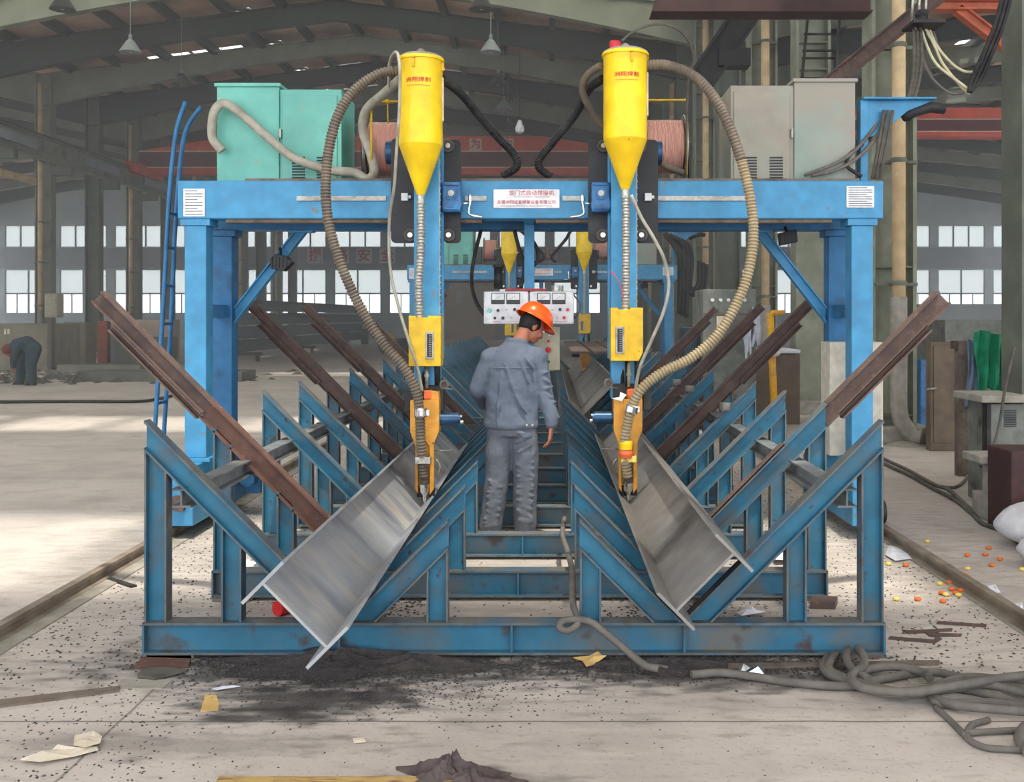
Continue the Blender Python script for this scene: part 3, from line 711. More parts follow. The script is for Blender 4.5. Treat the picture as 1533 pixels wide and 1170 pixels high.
# ------------------------------------------------------------------ carriages with vertical column, and all that hangs on them
def lens_roller(m2, x, z, y): m2.lathe([(.046, 0), (.046, .03), (.034, .034), (.03, .028), (.02, .028), (.018, .04), (.008, .04)], (x, y, z), (0,-1,0), 20)
def carriage(xc, side):
    s = -1 if side == 'left' else 1          # the gearbox side looks to the middle
    r = thing('welding_carriage', 'black plate carriage with blue vertical column at the %s of the gantry beam' % side, 'carriage', (xc, 7.3, 1.0))
    x0, x1 = (xc-.285, xc+.225) if s < 0 else (xc-.245, xc+.265)
    for a, c, zt in ((x0, xc-.1, 2.91), (xc+.1, x1, 2.9)):
        m = MB(); n = 5; pts = []; rr = .035
        for cx, cz, a0 in ((a+rr, 2.145+rr, 180), (c-rr, 2.145+rr, 270), (c-rr, zt-rr, 0), (a+rr, zt-rr, 90)):
            for i in range(n): t = rad(a0+90*i/(n-1)); pts.append((cx+rr*math.cos(t), cz+rr*math.sin(t)))
        m.xz(pts, 7.33, 7.36); obj('backing_plate', m, 'black_plate', r)
    m = MB(); m.box(xc-.1, xc+.1, 7.34, 7.37, 2.2, 2.88); obj('bridge_plate', m, 'black_plate', r)
    m = MB(); m.box(xc-.09, xc+.09, 7.13, 7.29, 1.02, 2.95); m.box(xc-.105, xc-.075, 7.29, 7.34, 1.3, 2.9); m.box(xc+.075, xc+.105, 7.29, 7.34, 1.3, 2.9); obj('column', m, 'blue', r, .006)
    m = MB()
    for i in range(34): m.cyl((xc+.094, 7.15, 1.4+i*.045), (xc+.101, 7.15, 1.4+i*.045), .005, n=6)
    m.box(xc+.09, xc+.096, 7.14, 7.17, 1.3, 2.92); obj('rack_strip', m, 'steel', r)
    m = MB(); m.box(xc-.06, xc+.06, 7.2, 7.3, .80, 1.03); obj('column_foot', m, 'black_plate', r)
    for x, z in ((xc-.135, 2.85), (xc+.135, 2.85), (xc-.14, 2.2), (xc+.14, 2.2)): m = MB(); lens_roller(m, x, z, 7.33); ro = obj('guide_roller', m, 'rubber_grey', r); m = MB(); m.cyl((x, 7.31, z), (x, 7.285, z), .018); obj('roller_hub', m, 'chrome', ro)
    gx = xc+.17 if s < 0 else xc-.16
    m = MB(); m.xz([(gx-.06, 2.36), (gx+.06, 2.36), (gx+.075, 2.41), (gx+.065, 2.46), (gx+.065, 2.575), (gx-.065, 2.575), (gx-.065, 2.44), (gx-.07, 2.41)], 7.2, 7.33)
    m.box(gx-.055, gx+.055, 7.19, 7.21, 2.37, 2.385); m.box(gx-.055, gx+.055, 7.19, 7.21, 2.545, 2.57); g = obj('gearbox', m, 'gear_blue', r, .012)
    m = MB(); m.lathe([(.045, 0), (.045, .012), (.036, .012), (.034, .02)], (gx, 7.2, 2.49), (0,-1,0)); obj('cover_ring', m, 'gear_blue', g)
    m = MB(); m.cyl((gx, 7.2, 2.49), (gx, 7.17, 2.49), .022); obj('shaft', m, 'steel', g)
    cx = gx-s*.13; m = MB(); m.tube([(gx-s*.05, 7.26, 2.42), (cx, 7.26, 2.43)], .008, 8); m.tube(spline([(cx+.0, 7.25, 2.49), (cx, 7.25, 2.43), (cx+s*.01, 7.25, 2.36), (cx-s*.02, 7.25, 2.335), (cx-s*.09, 7.25, 2.325)], 5), .009, 8); m.cyl((cx, 7.25, 2.44), (cx, 7.25, 2.48), .014); obj('crank_handle', m, 'chrome', r)
    lx = xc-.18 if s < 0 else xc+.19
    m = MB(); m.box(lx-.025, lx+.025, 7.29, 7.33, 2.45, 2.505); m.cyl((lx+.025, 7.31, 2.478), (lx+.045, 7.31, 2.478), .012); obj('limit_switch', m, 'white', r, .004)
    mx = xc-.33 if s < 0 else xc+.3
    m = MB(); m.cyl((mx, 7.42, 2.82), (mx+.1*(1 if s<0 else -1), 7.42, 2.82), .085); obj('spool_motor', m, 'motor_blue', r, .01)
    return r
def hopper(xc, zb, side):
    r = thing('flux_hopper', 'yellow conical flux hopper lettered in red Chinese above the %s carriage' % side, 'hopper', (xc, 6.98, zb)); y = 6.98
    zt = zb+.96; R0 = .152
    m = MB(); m.lathe([(.022, 0), (.03, .01), (R0, .35), (R0, .352), (R0, .93), (R0+.012, .93), (R0+.012, .945), (R0+.004, .955)], (xc, y, zb), n=40); b = obj('body', m, 'yellow', r)
    text('lettering', '洲翔焊割', .036, (xc-.0, y, zt-.185), 'red_ink', b, .01, bend=R0, sx=1.25)
    m = MB(); m.box(0,0,0,0,0,0); m = MB()
    for i in range(12): a = (i-5.5)*.09; m.obox((xc+math.sin(a)*(R0+.0015), y-math.cos(a)*(R0+.0015), zt-.222), (.005*math.cos(a), .005*math.sin(a), 0), (0, .0006, 0), (0, 0, .0018))
    obj('lettering', m, 'red_ink', b)
    m = MB(); m.lathe([(R0+.006, 0), (R0+.004, .012), (R0-.02, .025), (0.001, .03)], (xc, y, zt-.012), n=40); obj('lid', m, 'grey_lid', r)
    m = MB(); m.lathe([(.032, 0), (.034, .02), (.026, .042), (.01, .052), (.001, .053)], (xc+.0, y, zt+.012)); m.tube(spline([(xc-.01, y, zt+.02), (xc-.045, y, zt+.045), (xc-.035, y, zt+.02)], 4), .006, 6); obj('knob', m, 'grey_lid', r)
    for a in ((-.2,), (1.35,), (2.9,)):
        a = a[0]+(.0 if side == 'left' else .42); m = MB(); cxx, cyy = xc+math.sin(a)*(R0+.008), y-math.cos(a)*(R0+.008); t = V((math.cos(a), math.sin(a), 0)); nn = V((math.sin(a), -math.cos(a), 0))
        m.obox((cxx, cyy, zt-.07), t*.009, nn*.008, (0,0,.03)); m.obox((cxx, cyy, zt-.03), t*.013, nn*.01, (0,0,.006)); m.obox(V((cxx, cyy, zt-.085))+nn*.01, t*.004, nn*.004, (0,0,.012)); obj('latch', m, 'yellow_box', r, .003)
    m = MB(); m.box(xc+R0-.004, xc+R0+.008, y-.012, y+.012, zb+.52, zb+.82); obj('sight_strip', m, 'cream', r)
    m = MB(); m.cyl((xc, y, zb-.055), (xc, y, zb+.005), .027); m.lathe([(.031,0),(.031,.012)], (xc, y, zb-.05)); obj('outlet_sleeve', m, 'zinc', r)
    m = MB(); m.box(xc-.03, xc+.03, y+.14, y+.2, zb+.4, zb+.85); obj('mounting_bracket', m, 'black_plate', r)
    return r
def flux_tube(xc, x2, z0, z1, side):
    m = MB(); m.tube(spline([(xc, 6.98, z0), (xc, 6.98, z0-.3), (x2, 6.99, (z0+z1)/2-.15), (x2, 7.0, z1+.1), (x2, 7.02, z1-.03)], 10), .03, 12, ribs=(.022, .004))
    return one('flux_drop_tube', m, 'zinc', 'grey metal flexible tube dropping from the %s hopper into the yellow box' % side, 'hose')
def weld_box(xc, z0, z1, side):
    r = thing('wire_feeder_box', 'yellow sheet metal box with a dark slot at the foot of the %s column' % side, 'machine box', (xc, 7.03, z0))
    w = .112; c = .012
    m = MB(); m.xz([(xc-w, z0), (xc+w-(.03 if side == 'right' else 0), z0), (xc+w, z0+.06), (xc+w, z1), (xc-w, z1)], 6.97, 7.13); b = obj('housing', m, 'yellow_box', r, .004)
    m = MB(); m.box(xc-w, xc-w+.05, 6.975, 7.12, z1, z1+.012); m.box(xc+w-.09, xc+w, 6.975, 7.12, z1, z1+.012); obj('top_lip', m, 'yellow_box', r)
    sx = xc+.035 if side == 'left' else xc-.05
    m = MB(); m.box(sx-.03, sx+.03, 6.962, 6.972, z0+.05, z0+.24); f = obj('slot_frame', m, 'steel', r, .003)
    m = MB(); m.box(sx-.017, sx+.017, 6.955, 6.965, z0+.065, z0+.225); obj('slot', m, 'black_plate', f)
    m = MB()
    for i in range(10): m.box(sx-.003, sx+.012, 6.951, 6.956, z0+.075+i*.015, z0+.079+i*.015)
    obj('scale_mark', m, 'steel', f)
    return r
def torch(xc, side, zt=.965):
    s = 1 if side == 'left' else -1
    r = thing('welding_torch', 'amber torch bracket with silver nozzle and dark motor on the %s H beam' % side, 'welding torch', (xc, 7.1, .3))
    Z = lambda z: z+zt-.965
    m = MB(); m.xz([(xc-.1, Z(1.02)), (xc-.1, Z(.80)), (xc-.065, Z(.70)), (xc-.065, Z(.40)), (xc-.045, Z(.37)), (xc-.045, Z(.70)), (xc-.03, Z(.78)), (xc-.03, Z(1.02))], 7.0, 7.03)
    m.xz([(xc+.035, Z(.36)), (xc+.065, Z(.40)), (xc+.065, Z(.72)), (xc+.1, Z(.80)), (xc+.1, Z(1.02)), (xc-.03, Z(1.02)), (xc-.03, Z(.78)), (xc+.035, Z(.70))], 7.0, 7.03)
    m.box(xc-.065, xc+.065, 7.03, 7.05, Z(.42), Z(1.0)); m.box(xc+.075, xc+.1, 7.03, 7.15, Z(.80), Z(1.02)); m.box(xc-.1, xc-.075, 7.03, 7.15, Z(.80), Z(1.02)); obj('bracket', m, 'amber', r, .003)
    m = MB(); m.xz([(xc-.005, Z(1.02)), (xc+.1, Z(1.02)), (xc+.095, Z(1.08)), (xc+.03, Z(1.09)), (xc-.005, Z(1.075))], 7.02, 7.12); tb = obj('top_block', m, 'amber', r, .005)
    m = MB(); m.box(xc-.005, xc+.045, 7.005, 7.03, Z(1.03), Z(1.09)); obj('terminal', m, 'orange_cap', tb, .006)
    m = MB(); m.cyl((xc+s*.1, 7.1, Z(.88)), (xc+s*.23, 7.1, Z(.88)), .045, n=24); m.cyl((xc+s*.23, 7.1, Z(.88)), (xc+s*.245, 7.1, Z(.88)), .036, n=24); mo = obj('motor', m, 'motor_blue', r, .006)
    m = MB(); m.cyl((xc+s*.245, 7.08, Z(.86)), (xc+s*.265, 7.08, Z(.86)), .014); m.cyl((xc+s*.245, 7.08, Z(.90)), (xc+s*.255, 7.08, Z(.90)), .01); obj('motor_plug', m, 'steel', mo)
    m = MB(); m.box(xc-.1, xc+.12, 7.12, 7.24, Z(.93), Z(1.12)); m.box(xc-s*.13-.02, xc-s*.13+.04, 7.08, 7.2, Z(.93), Z(1.08)); obj('slide_block', m, 'black_plate', r, .01)
    m = MB(); kx = xc+s*.135*(1 if s > 0 else 1); m.lathe([(.02, 0), (.034, 0), (.034, .02), (.02, .022), (.018, .005)], (kx, 7.05, Z(1.13)), (0,-1,0)); m.tube([(kx, 7.03, Z(1.1)), (kx+.06, 7.03, Z(1.095))], .006, 6); obj('hand_wheel', m, 'rubber_grey', r)
    m = MB()
    m.tube([(xc+.0, 7.12, Z(1.28)), (xc+.0, 7.1, Z(1.10))], .013, 10); m.tube([(xc-.02, 7.16, Z(1.34)), (xc-.03, 7.14, Z(1.12))], .02, 10); m.tube([(xc+.07, 7.14, Z(1.34)), (xc+.075, 7.14, Z(1.12))], .022, 10); obj('supply_stub', m, 'rubber', r)
    m = MB(); m.tube([(xc+.01, 7.06, Z(1.27)), (xc+.01, 7.06, Z(1.10))], .011, 10); m.lathe([(.018,0),(.018,.02)], (xc+.01, 7.06, Z(1.18))); obj('wire_guide', m, 'zinc' if s > 0 else 'hose_beige', r)
    m = MB(); m.lathe([(.006, 0), (.011, .015), (.014, .05), (.03, .075), (.034, .11), (.034, .13), (.028, .135)], (xc, 7.0, Z(.305)), n=20); obj('nozzle', m, 'chrome', r)
    m = MB(); m.tube([(xc, 7.01, Z(.42)), (xc, 6.985, Z(.5)), (xc-.004, 6.965, Z(.6))], .033, 14, ribs=(.02, .005)); obj('nozzle_hose', m, 'rubber_grey', r)
    m = MB(); m.cyl((xc-.03, 7.05, Z(.34)), (xc-.03, 7.05, Z(.41)), .03); m.cyl((xc+.045, 7.05, Z(.34)), (xc+.045, 7.05, Z(.40)), .022); obj('contact_block', m, 'rubber', r)
    m = MB(); m.tube([(xc+s*.06, 7.08, Z(.66)), (xc+s*.18, 7.1, Z(.66))], .004, 6); m.tube(spline([(xc+s*.07, 7.08, Z(.6)), (xc+s*.1, 7.08, Z(.55)), (xc+s*.08, 7.08, Z(.48))], 4), .007, 6); obj('guide_pin', m, 'steel', r)
    m = MB(); m.box(xc-.055, xc+.05, 6.915, 6.925, Z(.59), Z(.635)); m.box(xc-.055, xc-.045, 6.92, 7.0, Z(.59), Z(.635)); m.box(xc+.04, xc+.05, 6.92, 7.0, Z(.59), Z(.635)); obj('hose_strap', m, 'zinc' if s > 0 else 'yellow_bit', r, .003)
    return r
def spool(x0, x1, z, side):
    r = thing('wire_spool', 'shiny copper welding wire spool beside the %s hopper' % side, 'wire spool', ((x0+x1)/2, 7.95, z)); y = 7.95
    Rr = .215
    m = MB(); n = 26; pf = []
    for i in range(n): t = (x1-x0-.05)*i/(n-1); pf += [(Rr-.012, t), (Rr, t+.0035), (Rr-.004, t+.006)]
    m.lathe(pf[:-2], (x0+.025, y, z), (1,0,0), 40); obj('wire_winding', m, 'copper', r)
    for x in (x0, x1-.02):
        m = MB(); m.lathe([(.03, 0), (Rr+.035, 0), (Rr+.04, .006), (Rr+.035, .02), (.03, .02)], (x, y, z), (1,0,0), 32); obj('flange', m, 'steel', r)
    m = MB(); m.cyl((x0-.05, y, z), (x1+.05, y, z), .025); m.box(x0-.045, x0-.03, y-.03, y+.03, ZT-.02, z+.03); m.box(x1+.03, x1+.045, y-.03, y+.03, ZT-.02, z+.03); obj('axle_stand', m, 'black_plate', r)
    return r
car = [carriage(-.872, 'left'), carriage(.532, 'right')]
s7 = 6.98/F
hop = [hopper((630-CX)*s7, 1.6+(475-293)*s7, 'left'), hopper((936-CX)*s7, 1.6+(475-285)*s7, 'right')]
fts = [flux_tube((630-CX)*s7, (629-CX)*s7-.01, 2.40, 1.6, 'left'), flux_tube((937-CX)*s7, (937-CX)*s7, 2.44, 1.65, 'right')]
wb = [weld_box((636-CX)*s7, 1.6-73*s7, 1.6+0*s7, 'left'), weld_box((938.5-CX)*s7, 1.6-65*s7, 1.6+12*s7, 'right')]
tor = [torch((636-CX)*.00468, 'left', .965), torch((940-CX)*.00468, 'right', .975)]
spl = [spool(-1.44, -1.15, 2.93, 'left'), spool(.735, 1.075, 2.95, 'right')]
# paper tag and coloured tape on the right torch
m = MB(); c = P(935, 596, 6.99); m.prism([c+V((-.09,0,.0)), c+V((-.02,0,-.02)), c+V((.015,0,.025)), c+V((-.03,0,.045)), c+V((-.035,0,.01))], (0,.004,0)); one('paper_tag', m, 'white', 'crumpled white paper tag on top of the right torch bracket', 'paper')
m = MB(); c = P(937, 672, 6.93); m.lathe([(.045,0),(.047,.04),(.044,.06)], c, n=16); one('yellow_tape', m, 'yellow', 'yellow tape wrapped round the hose of the right torch', 'tape')
m = MB(); c = P(937, 685, 6.93); m.lathe([(.042,0),(.05,.03),(.046,.055)], c, n=16); one('orange_tape', m, 'orange_cap', 'orange tape wrapped round the hose just below the yellow tape', 'tape')
# ------------------------------------------------------------------ hoses and cables on the gantry
def hose(name, pts, r, mat, lab, cat='hose', ribs=None, n=12, k=10, grp=None):
    m = MB(); m.tube(spline(PP(pts), k), r, n, ribs=ribs); return one(name, m, mat, lab, cat, grp)
hL = hose('flux_hose', [(598,105,6.98),(565,112,6.95),(528,138,6.93),(503,180,6.9),(490,240,6.88),(488,300,6.86),(497,355,6.85),(518,415,6.84),(545,470,6.84),(575,515,6.84),(605,550,6.85),(622,582,6.87),(628,615,6.9),(630,660,6.93),(634,715,6.97)], .036, 'hose_brown', 'fat ribbed brown hose looping from the left hopper down to the left torch', ribs=(.023, .006), n=14)
hR = hose('flux_hose', [(1110,240,6.87),(1122,290,6.86),(1128,345,6.85),(1122,400,6.84),(1105,450,6.84),(1075,500,6.84),(1035,535,6.85),(990,558,6.86),(958,585,6.87),(942,622,6.9),(935,670,6.93),(940,715,6.97)], .036, 'hose_beige', 'fat ribbed beige hose looping from the right hopper down to the right torch', ribs=(.023, .006), n=14)
m = MB(); m.tube(spline(PP([(968,98,6.98),(1000,98,6.95),(1040,115,6.93),(1072,150,6.9),(1094,195,6.88),(1110,240,6.87)]), 10), .037, 14, ribs=(.023, .003)); obj('upper_section', m, 'hose_brown', hR)['label'] = 'dark brown smoother upper section'
for x, y, w in ((630, 617, 'left'), (944, 612, 'right')):
    m = MB(); c = P(x, y, 6.9); m.lathe([(.043, 0), (.046, .01), (.046, .05), (.043, .06)], c-V((0,0,.03)), (.25 if w == 'right' else 0, 0, 1), 18); m.box(c.x+.04, c.x+.06, c.y-.02, c.y+.0, c.z-.02, c.z+.02); one('hose_clamp', m, 'chrome', 'shiny clamp round the ribbed hose at the top of the %s torch' % w, 'clamp')
hose('cable_conduit', [(333,226,7.66),(318,205,7.64),(320,170,7.62),(333,155,7.62),(352,163,7.62),(395,200,7.6),(440,236,7.58),(490,254,7.56),(530,258,7.55),(550,268,7.54),(560,255,7.6),(553,225,7.65),(543,195,7.65),(548,165,7.6),(575,140,7.4),(600,118,7.15)], .034, 'hose_pale', 'pale plastic conduit sagging across the turquoise cabinet to the left hopper')
hose('cable_conduit', [(1022,258,7.6),(1000,250,7.55),(984,240,7.5),(950,215,7.4),(905,190,7.3),(885,165,7.25),(872,135,7.2),(880,112,7.1),(900,98,7.0)], .026, 'hose_brown', 'brownish conduit curling behind the right hopper')
bl = [hose('black_hose', [(662,118,7.1),(690,140,7.3),(715,170,7.5),(745,205,7.6),(770,232,7.65),(773,250,7.66),(752,263,7.68)], .032, 'rubber', 'black ribbed hose slanting right from the left hopper to the deck', ribs=(.018,.003)),
      hose('black_hose', [(902,118,7.1),(880,135,7.3),(862,170,7.5),(830,210,7.6),(808,238,7.65),(808,252,7.66),(825,264,7.68)], .032, 'rubber', 'black ribbed hose slanting left from the right hopper to the deck', ribs=(.018,.003))]
hose('control_cable', [(582,130,7.2),(583,95,7.1),(592,78,6.9),(598,95,6.8),(598,160,6.8),(594,220,6.85),(590,280,6.95),(583,330,7.1),(584,400,7.1),(597,460,7.05),(612,510,6.95),(625,550,6.98),(632,585,7.0)], .011, 'hose_pale', 'thin pale cable running down beside the left hopper and yellow box', 'cable', n=8)
hose('control_cable', [(945,292,6.95),(960,325,6.93),(978,355,6.92),(995,390,6.92),(1001,430,6.92),(992,470,6.93),(975,510,6.95),(958,550,7.0),(950,590,7.05)], .012, 'hose_pale', 'thin grey cable bowing right beside the right column', 'cable', n=8)
hose('control_cable', [(930,62,6.98),(952,45,7.0),(985,36,7.05),(1015,44,7.1),(1033,66,7.2),(1037,90,7.3),(1030,120,7.4),(1028,180,7.5),(1027,262,7.6)], .009, 'rubber_grey', 'thin dark cable arching over the right hopper', 'cable', n=8)
m = MB(); c = P(921, 72, 7.2); m.lathe([(.04, -.02), (.042, .04), (.034, .05), (.001, .052)], c); one('warning_lamp', m, 'red_plastic', 'small red lamp dome behind the lid of the right hopper', 'lamp')
m = MB(); m.tube(spline(PP([(965,150,7.6),(1024,150,7.6),(1028,156,7.6),(1028,262,7.6)]), 3), .008, 8); one('wire_guide_rod', m, 'yellow_box', 'thin yellow wire guide rod above the right copper spool', 'rod')
m = MB(); m.tube(PP([(556,152,7.6),(602,152,7.6)]), .008, 8); c = P(580,152,7.6); m.ball(c, .02, n=8, m=6); m.tube([c, P(581,185,7.6)], .006, 6); m.tube(PP([(556,152,7.6),(556,262,7.6)]), .008, 8); one('wire_guide_rod', m, 'yellow_box', 'thin yellow wire guide rod above the left copper spool', 'rod')
hose('loose_wire', [(912,410,6.93),(918,408,6.92),(930,430,6.92),(932,450,6.93)], .003, 'red_plastic', 'thin loose red and white wire on the right column', 'wire', n=6)
for i, pts in enumerate((((1325,166,7.8),(1306,195,7.75),(1280,225,7.7),(1250,245,7.66),(1205,262,7.64)), ((1330,170,7.8),(1312,205,7.75),(1285,235,7.7),(1250,255,7.66),(1215,263,7.64)), ((1318,180,7.8),(1300,210,7.78),(1275,228,7.72),(1268,248,7.68),(1290,264,7.64)))):
    hose('supply_cable', pts, .014, 'cable_grey' if i < 2 else 'rubber', ('upper brown', 'lower brown', 'black')[i]+' supply cable sagging behind the right cabinet from the cable arm', 'cable', n=8)
m = MB()
for dx in (0, .035, .07): m.tube(PP([(1323,165,7.72),(1316,215,7.72),(1306,268,7.72)]), .014, 8) if dx == 0 else m.tube([p+V((dx,0,0)) for p in PP([(1323,165,7.72),(1314,215,7.72),(1304,268,7.72)])], .013, 8)
one('cable_bundle', m, 'rubber_grey', 'bundle of dark cables strapped down the blue cable arm at the right end', 'cable')
# flood lights
def flood(px, py, w, dx):
    c = P(px, py, 7.95); r = thing('flood_light', 'black flood light clamped to the %s brace of the near gantry' % w, 'lamp', c)
    m = MB()
    if w == 'left': m.prism([c+V(p) for p in ((-.08,-.05,.02),(-.03,-.05,.07),(.05,-.05,.05),(.1,-.05,0),(.03,-.05,-.07),(-.07,-.05,-.05))], (0,.1,0))
    else: m.prism([c+V(p) for p in ((-.075,-.06,.04),(.065,-.06,.07),(.075,-.06,-.03),(-.065,-.06,-.06))], (0,.07,0))
    obj('housing', m, 'black_plate', r, .008)
    m = MB(); m.tube([c+V((.0,0,.04)), c+V((dx,.08,.12))], .012, 6); obj('bracket', m, 'black_plate', r)
    m = MB()
    for i in range(5): m.box(c.x-.06+.028*i, c.x-.055+.028*i, c.y-.062, c.y-.05, c.z-.04, c.z+.04)
    obj('cooling_fin', m, 'rubber', r)
    return r
fl = [flood(421, 393, 'left', -.03), flood(1178, 357, 'right', .0)]
# control panels under the beam
def cpanel(x0, x1, w):
    z0, z1, y = 1.6-10*.00515, 1.6+39*.00515, 7.7
    r = thing('meter_console', 'white control panel with two meters, %s one of the pair under the gantry beam' % w, 'control panel', ((x0+x1)/2, y, z0), 'white control panels')
    m = MB(); m.box(x0, x1, y, y+.13, z0, z1); b = obj('enclosure', m, 'panel_white', r, .012); W = x1-x0
    for fx in (.17, .51):
        m = MB(); m.box(x0+W*fx, x0+W*(fx+.3), y-.008, y, z1-.098, z1-.012); me = obj('meter', m, 'meter_black', r, .003)
        m = MB(); m.box(x0+W*(fx+.015), x0+W*(fx+.285), y-.011, y-.007, z1-.066, z1-.018); obj('meter_window', m, 'meter_glass', me)
        m = MB(); m.obox((x0+W*(fx+.13), y-.0115, z1-.05), (.018,0,.012), (0,.0003,0), (-.0006,0,.0008)); obj('needle', m, 'knob_black', me)
    sp = [(.13, .42, .017, 'green_lamp' if w == 'left' else 'orange_cap'), (.32, .42, .012, 'knob_black'), (.69, .45, .012, 'knob_black'), (.25, .19, .011, 'knob_black'), (.43, .19, .013, 'knob_black')]
    if w == 'right': sp += [(.86, .44, .013, 'red_plastic'), (.78, .2, .013, 'red_plastic')]
    for fx, fz, rr, mt in sp: m = MB(); m.cyl((x0+W*fx, y, z0+(z1-z0)*fz), (x0+W*fx, y-.018, z0+(z1-z0)*fz), rr, rr*.85, 14); obj('lamp' if 'knob' not in mt else 'knob', m, mt, r)
    for fx, fz in ((.51, .44), (.62, .2)): m = MB(); m.cyl((x0+W*fx, y, z0+(z1-z0)*fz), (x0+W*fx, y-.01, z0+(z1-z0)*fz), .004, n=8); m.box(x0+W*fx-.009, x0+W*fx+.009, y-.004, y, z0+(z1-z0)*fz-.003, z0+(z1-z0)*fz+.003); obj('toggle', m, 'steel', r)
    m = MB(); m.box(x0+W*.2, x0+W*.38, y-.0015, y, z0+.016, z0+.02); m.box(x0+W*.55, x0+W*.85, y-.0015, y, z0+.02, z0+.023); obj('printed_line', m, 'red_ink', r)
    return r
cpl = [cpanel(-.503, -.158, 'left'), cpanel(-.150, .19, 'right')]
m = MB(); c = P(795, 433, 7.78); m.box(c.x-.2, c.x+.12, c.y-.04, c.y+.04, c.z-.012, c.z+.006); one('red_strip', m, 'red_dull', 'red strip lying along the top of the control panels', 'strip')
m = MB(); c = P(834, 434, 7.78); m.cyl((c.x, c.y, c.z-.01), (c.x, c.y, c.z+.035), .05); one('wire_coil', m, 'zinc', 'small silver ring on top of the right control panel', 'coil')
m = MB(); m.tube(PP([(746,432,7.85),(746,400,7.85)]), .035, 14); m.cyl(P(746,400,7.85), P(746,396,7.85), .045); one('cable_gland_pipe', m, 'rubber', 'short black pipe with a silver cap standing on the left control panel', 'pipe')
for i, pts in enumerate((((720,345,8.0),(710,385,8.0),(706,420,7.95),(712,450,7.85),(728,476,7.8)), ((770,345,7.9),(778,375,7.9),(785,400,7.9),(780,430,7.85)), ((788,347,7.9),(803,370,7.9),(805,390,7.9),(792,402,7.9)))):
    hose('control_cable', pts, .015, 'rubber', ('black cable hanging left of the control panels', 'black cable dropping onto the control panels', 'short black cable curling round the centre post')[i], 'cable', n=8)
hose('control_cable', [(858,440,7.75),(868,455,7.72),(866,468,7.72),(858,478,7.75)], .006, 'rubber_grey', 'thin grey cable at the right edge of the right control panel', 'cable', n=6)
# operator box on a pedestal
r = thing('operator_box', 'beige push button box bracketed to the centre post beyond the worker', 'control box', (-.02, 8.1, 1.18)); a, bb = P(790, 489, 8.0), P(838, 554, 8.0)
m = MB(); m.box(a.x, bb.x, 8.0, 8.14, bb.z, a.z); e = obj('enclosure', m, 'box_beige', r, .006)
for px, py, rr, mt, nm in ((821,510,.012,'red_plastic','indicator'), (821,523,.024,'red_plastic','stop_button'), (821,541,.012,'knob_black','switch')):
    c = P(px, py, 8.0); m = MB(); m.lathe([(rr*.6, 0), (rr*.6, .02), (rr, .022), (rr*.9, .035), (.001, .037)], c, (0,-1,0), 16); obj(nm, m, mt, r)
m = MB(); c = P(825, 500, 8.0); m.box(c.x-.018, c.x+.018, 7.996, 8.0, c.z-.014, c.z+.014); obj('white_tag', m, 'white', r)
m = MB(); m.box(-.18, -.13, 7.92, 8.06, 1.28, 1.4); obj('mounting_bracket', m, 'box_beige', r, .004)
# ------------------------------------------------------------------ the second machine farther down the row
D2 = 11.95
def place2(o, dx, dy, label): d = dup(o, (dx, dy, 0), label); return d
g2 = place2(g1, .0, D2, 'second blue welding gantry far behind the worker')
place2(cab1, .1, D2, 'turquoise electrical cabinet on the left of the second gantry'); place2(cab2, -.25, D2, 'dusty cabinet on the right of the second gantry')
for lst, lab in ((car, 'black plate carriage at the %s of the second gantry'), (hop, 'yellow flux hopper at the %s of the second gantry'), (fts, 'grey flexible tube under the %s hopper of the second gantry'), (wb, 'yellow feeder box at the %s of the second gantry'), (tor, 'amber torch bracket at the %s of the second gantry'), (spl, 'copper wire spool at the %s of the second gantry'), (bl, 'black hose at the %s of the second gantry deck'), (fl, 'black flood light on the %s brace of the second gantry')):
    for o, w, dx in zip(lst, ('left', 'right'), (.14, .13)): place2(o, dx if lst is not fl else 0, D2, lab % w)
for i, pts in enumerate((((1003,352,19.7),(1020,362,19.6),(1025,385,19.6),(1022,430,19.6),(1035,434,19.6),(1046,424,19.6),(1047,390,19.6)), ((995,350,19.7),(1014,375,19.6),(1018,400,19.6),(1017,470,19.6)))):
    m = MB()
    for d in (0, .07, .14): m.tube([p+V((d,0,-d*.5)) for p in spline(PP(pts), 6)], .045, 8)
    one('cable_bundle', m, 'rubber', ('thick black cable loops hanging at the right end of the second gantry', 'straight black cables hanging at the right end of the second gantry')[i], 'cable')
# ------------------------------------------------------------------ people
def soft(o, vox, it=6, disp=None):
    m = o.modifiers.new('skin', 'REMESH'); m.mode = 'VOXEL'; m.voxel_size = vox; m.use_smooth_shade = True
    m = o.modifiers.new('smooth', 'SMOOTH'); m.iterations = it; m.factor = .6
    for st, sz, vec in (disp or []):
        t = bpy.data.textures.new('folds', 'CLOUDS'); t.noise_scale = sz; t.noise_depth = 2
        e = bpy.data.objects.new('fold_guide', None) if False else None
        d = o.modifiers.new('folds', 'DISPLACE'); d.texture = t; d.strength = st; d.mid_level = .5; d.texture_coords = 'LOCAL'
    return o
def folds(mb, amp, items):                            # extra sagging rolls of cloth: [(centre, dir, len, r)]
    for c, d, ln, r_ in items:
        c, d = V(c), V(d).normalized(); mb.tube([c+d*ln*(t/8-.5) for t in range(9)], [r_*math.sin(math.pi*(t+.6)/9.2) for t in range(9)], 8)
r = thing('person', 'worker in grey blue workwear and orange helmet standing under the near gantry, seen from behind', 'person', (-.28, 7.32, 0))
wy = 7.32
fwd = V((.74, .42, -.52)).normalized(); side = fwd.cross(V((0,0,1))).normalized(); up = side.cross(fwd).normalized()   # head frame
rot = Matrix((side, fwd, up)).transposed()            # columns side, forward, up
hc = V((-.125, 7.36, 1.535))
def hp(s_, f_, u_): return hc+side*s_+fwd*f_+up*u_
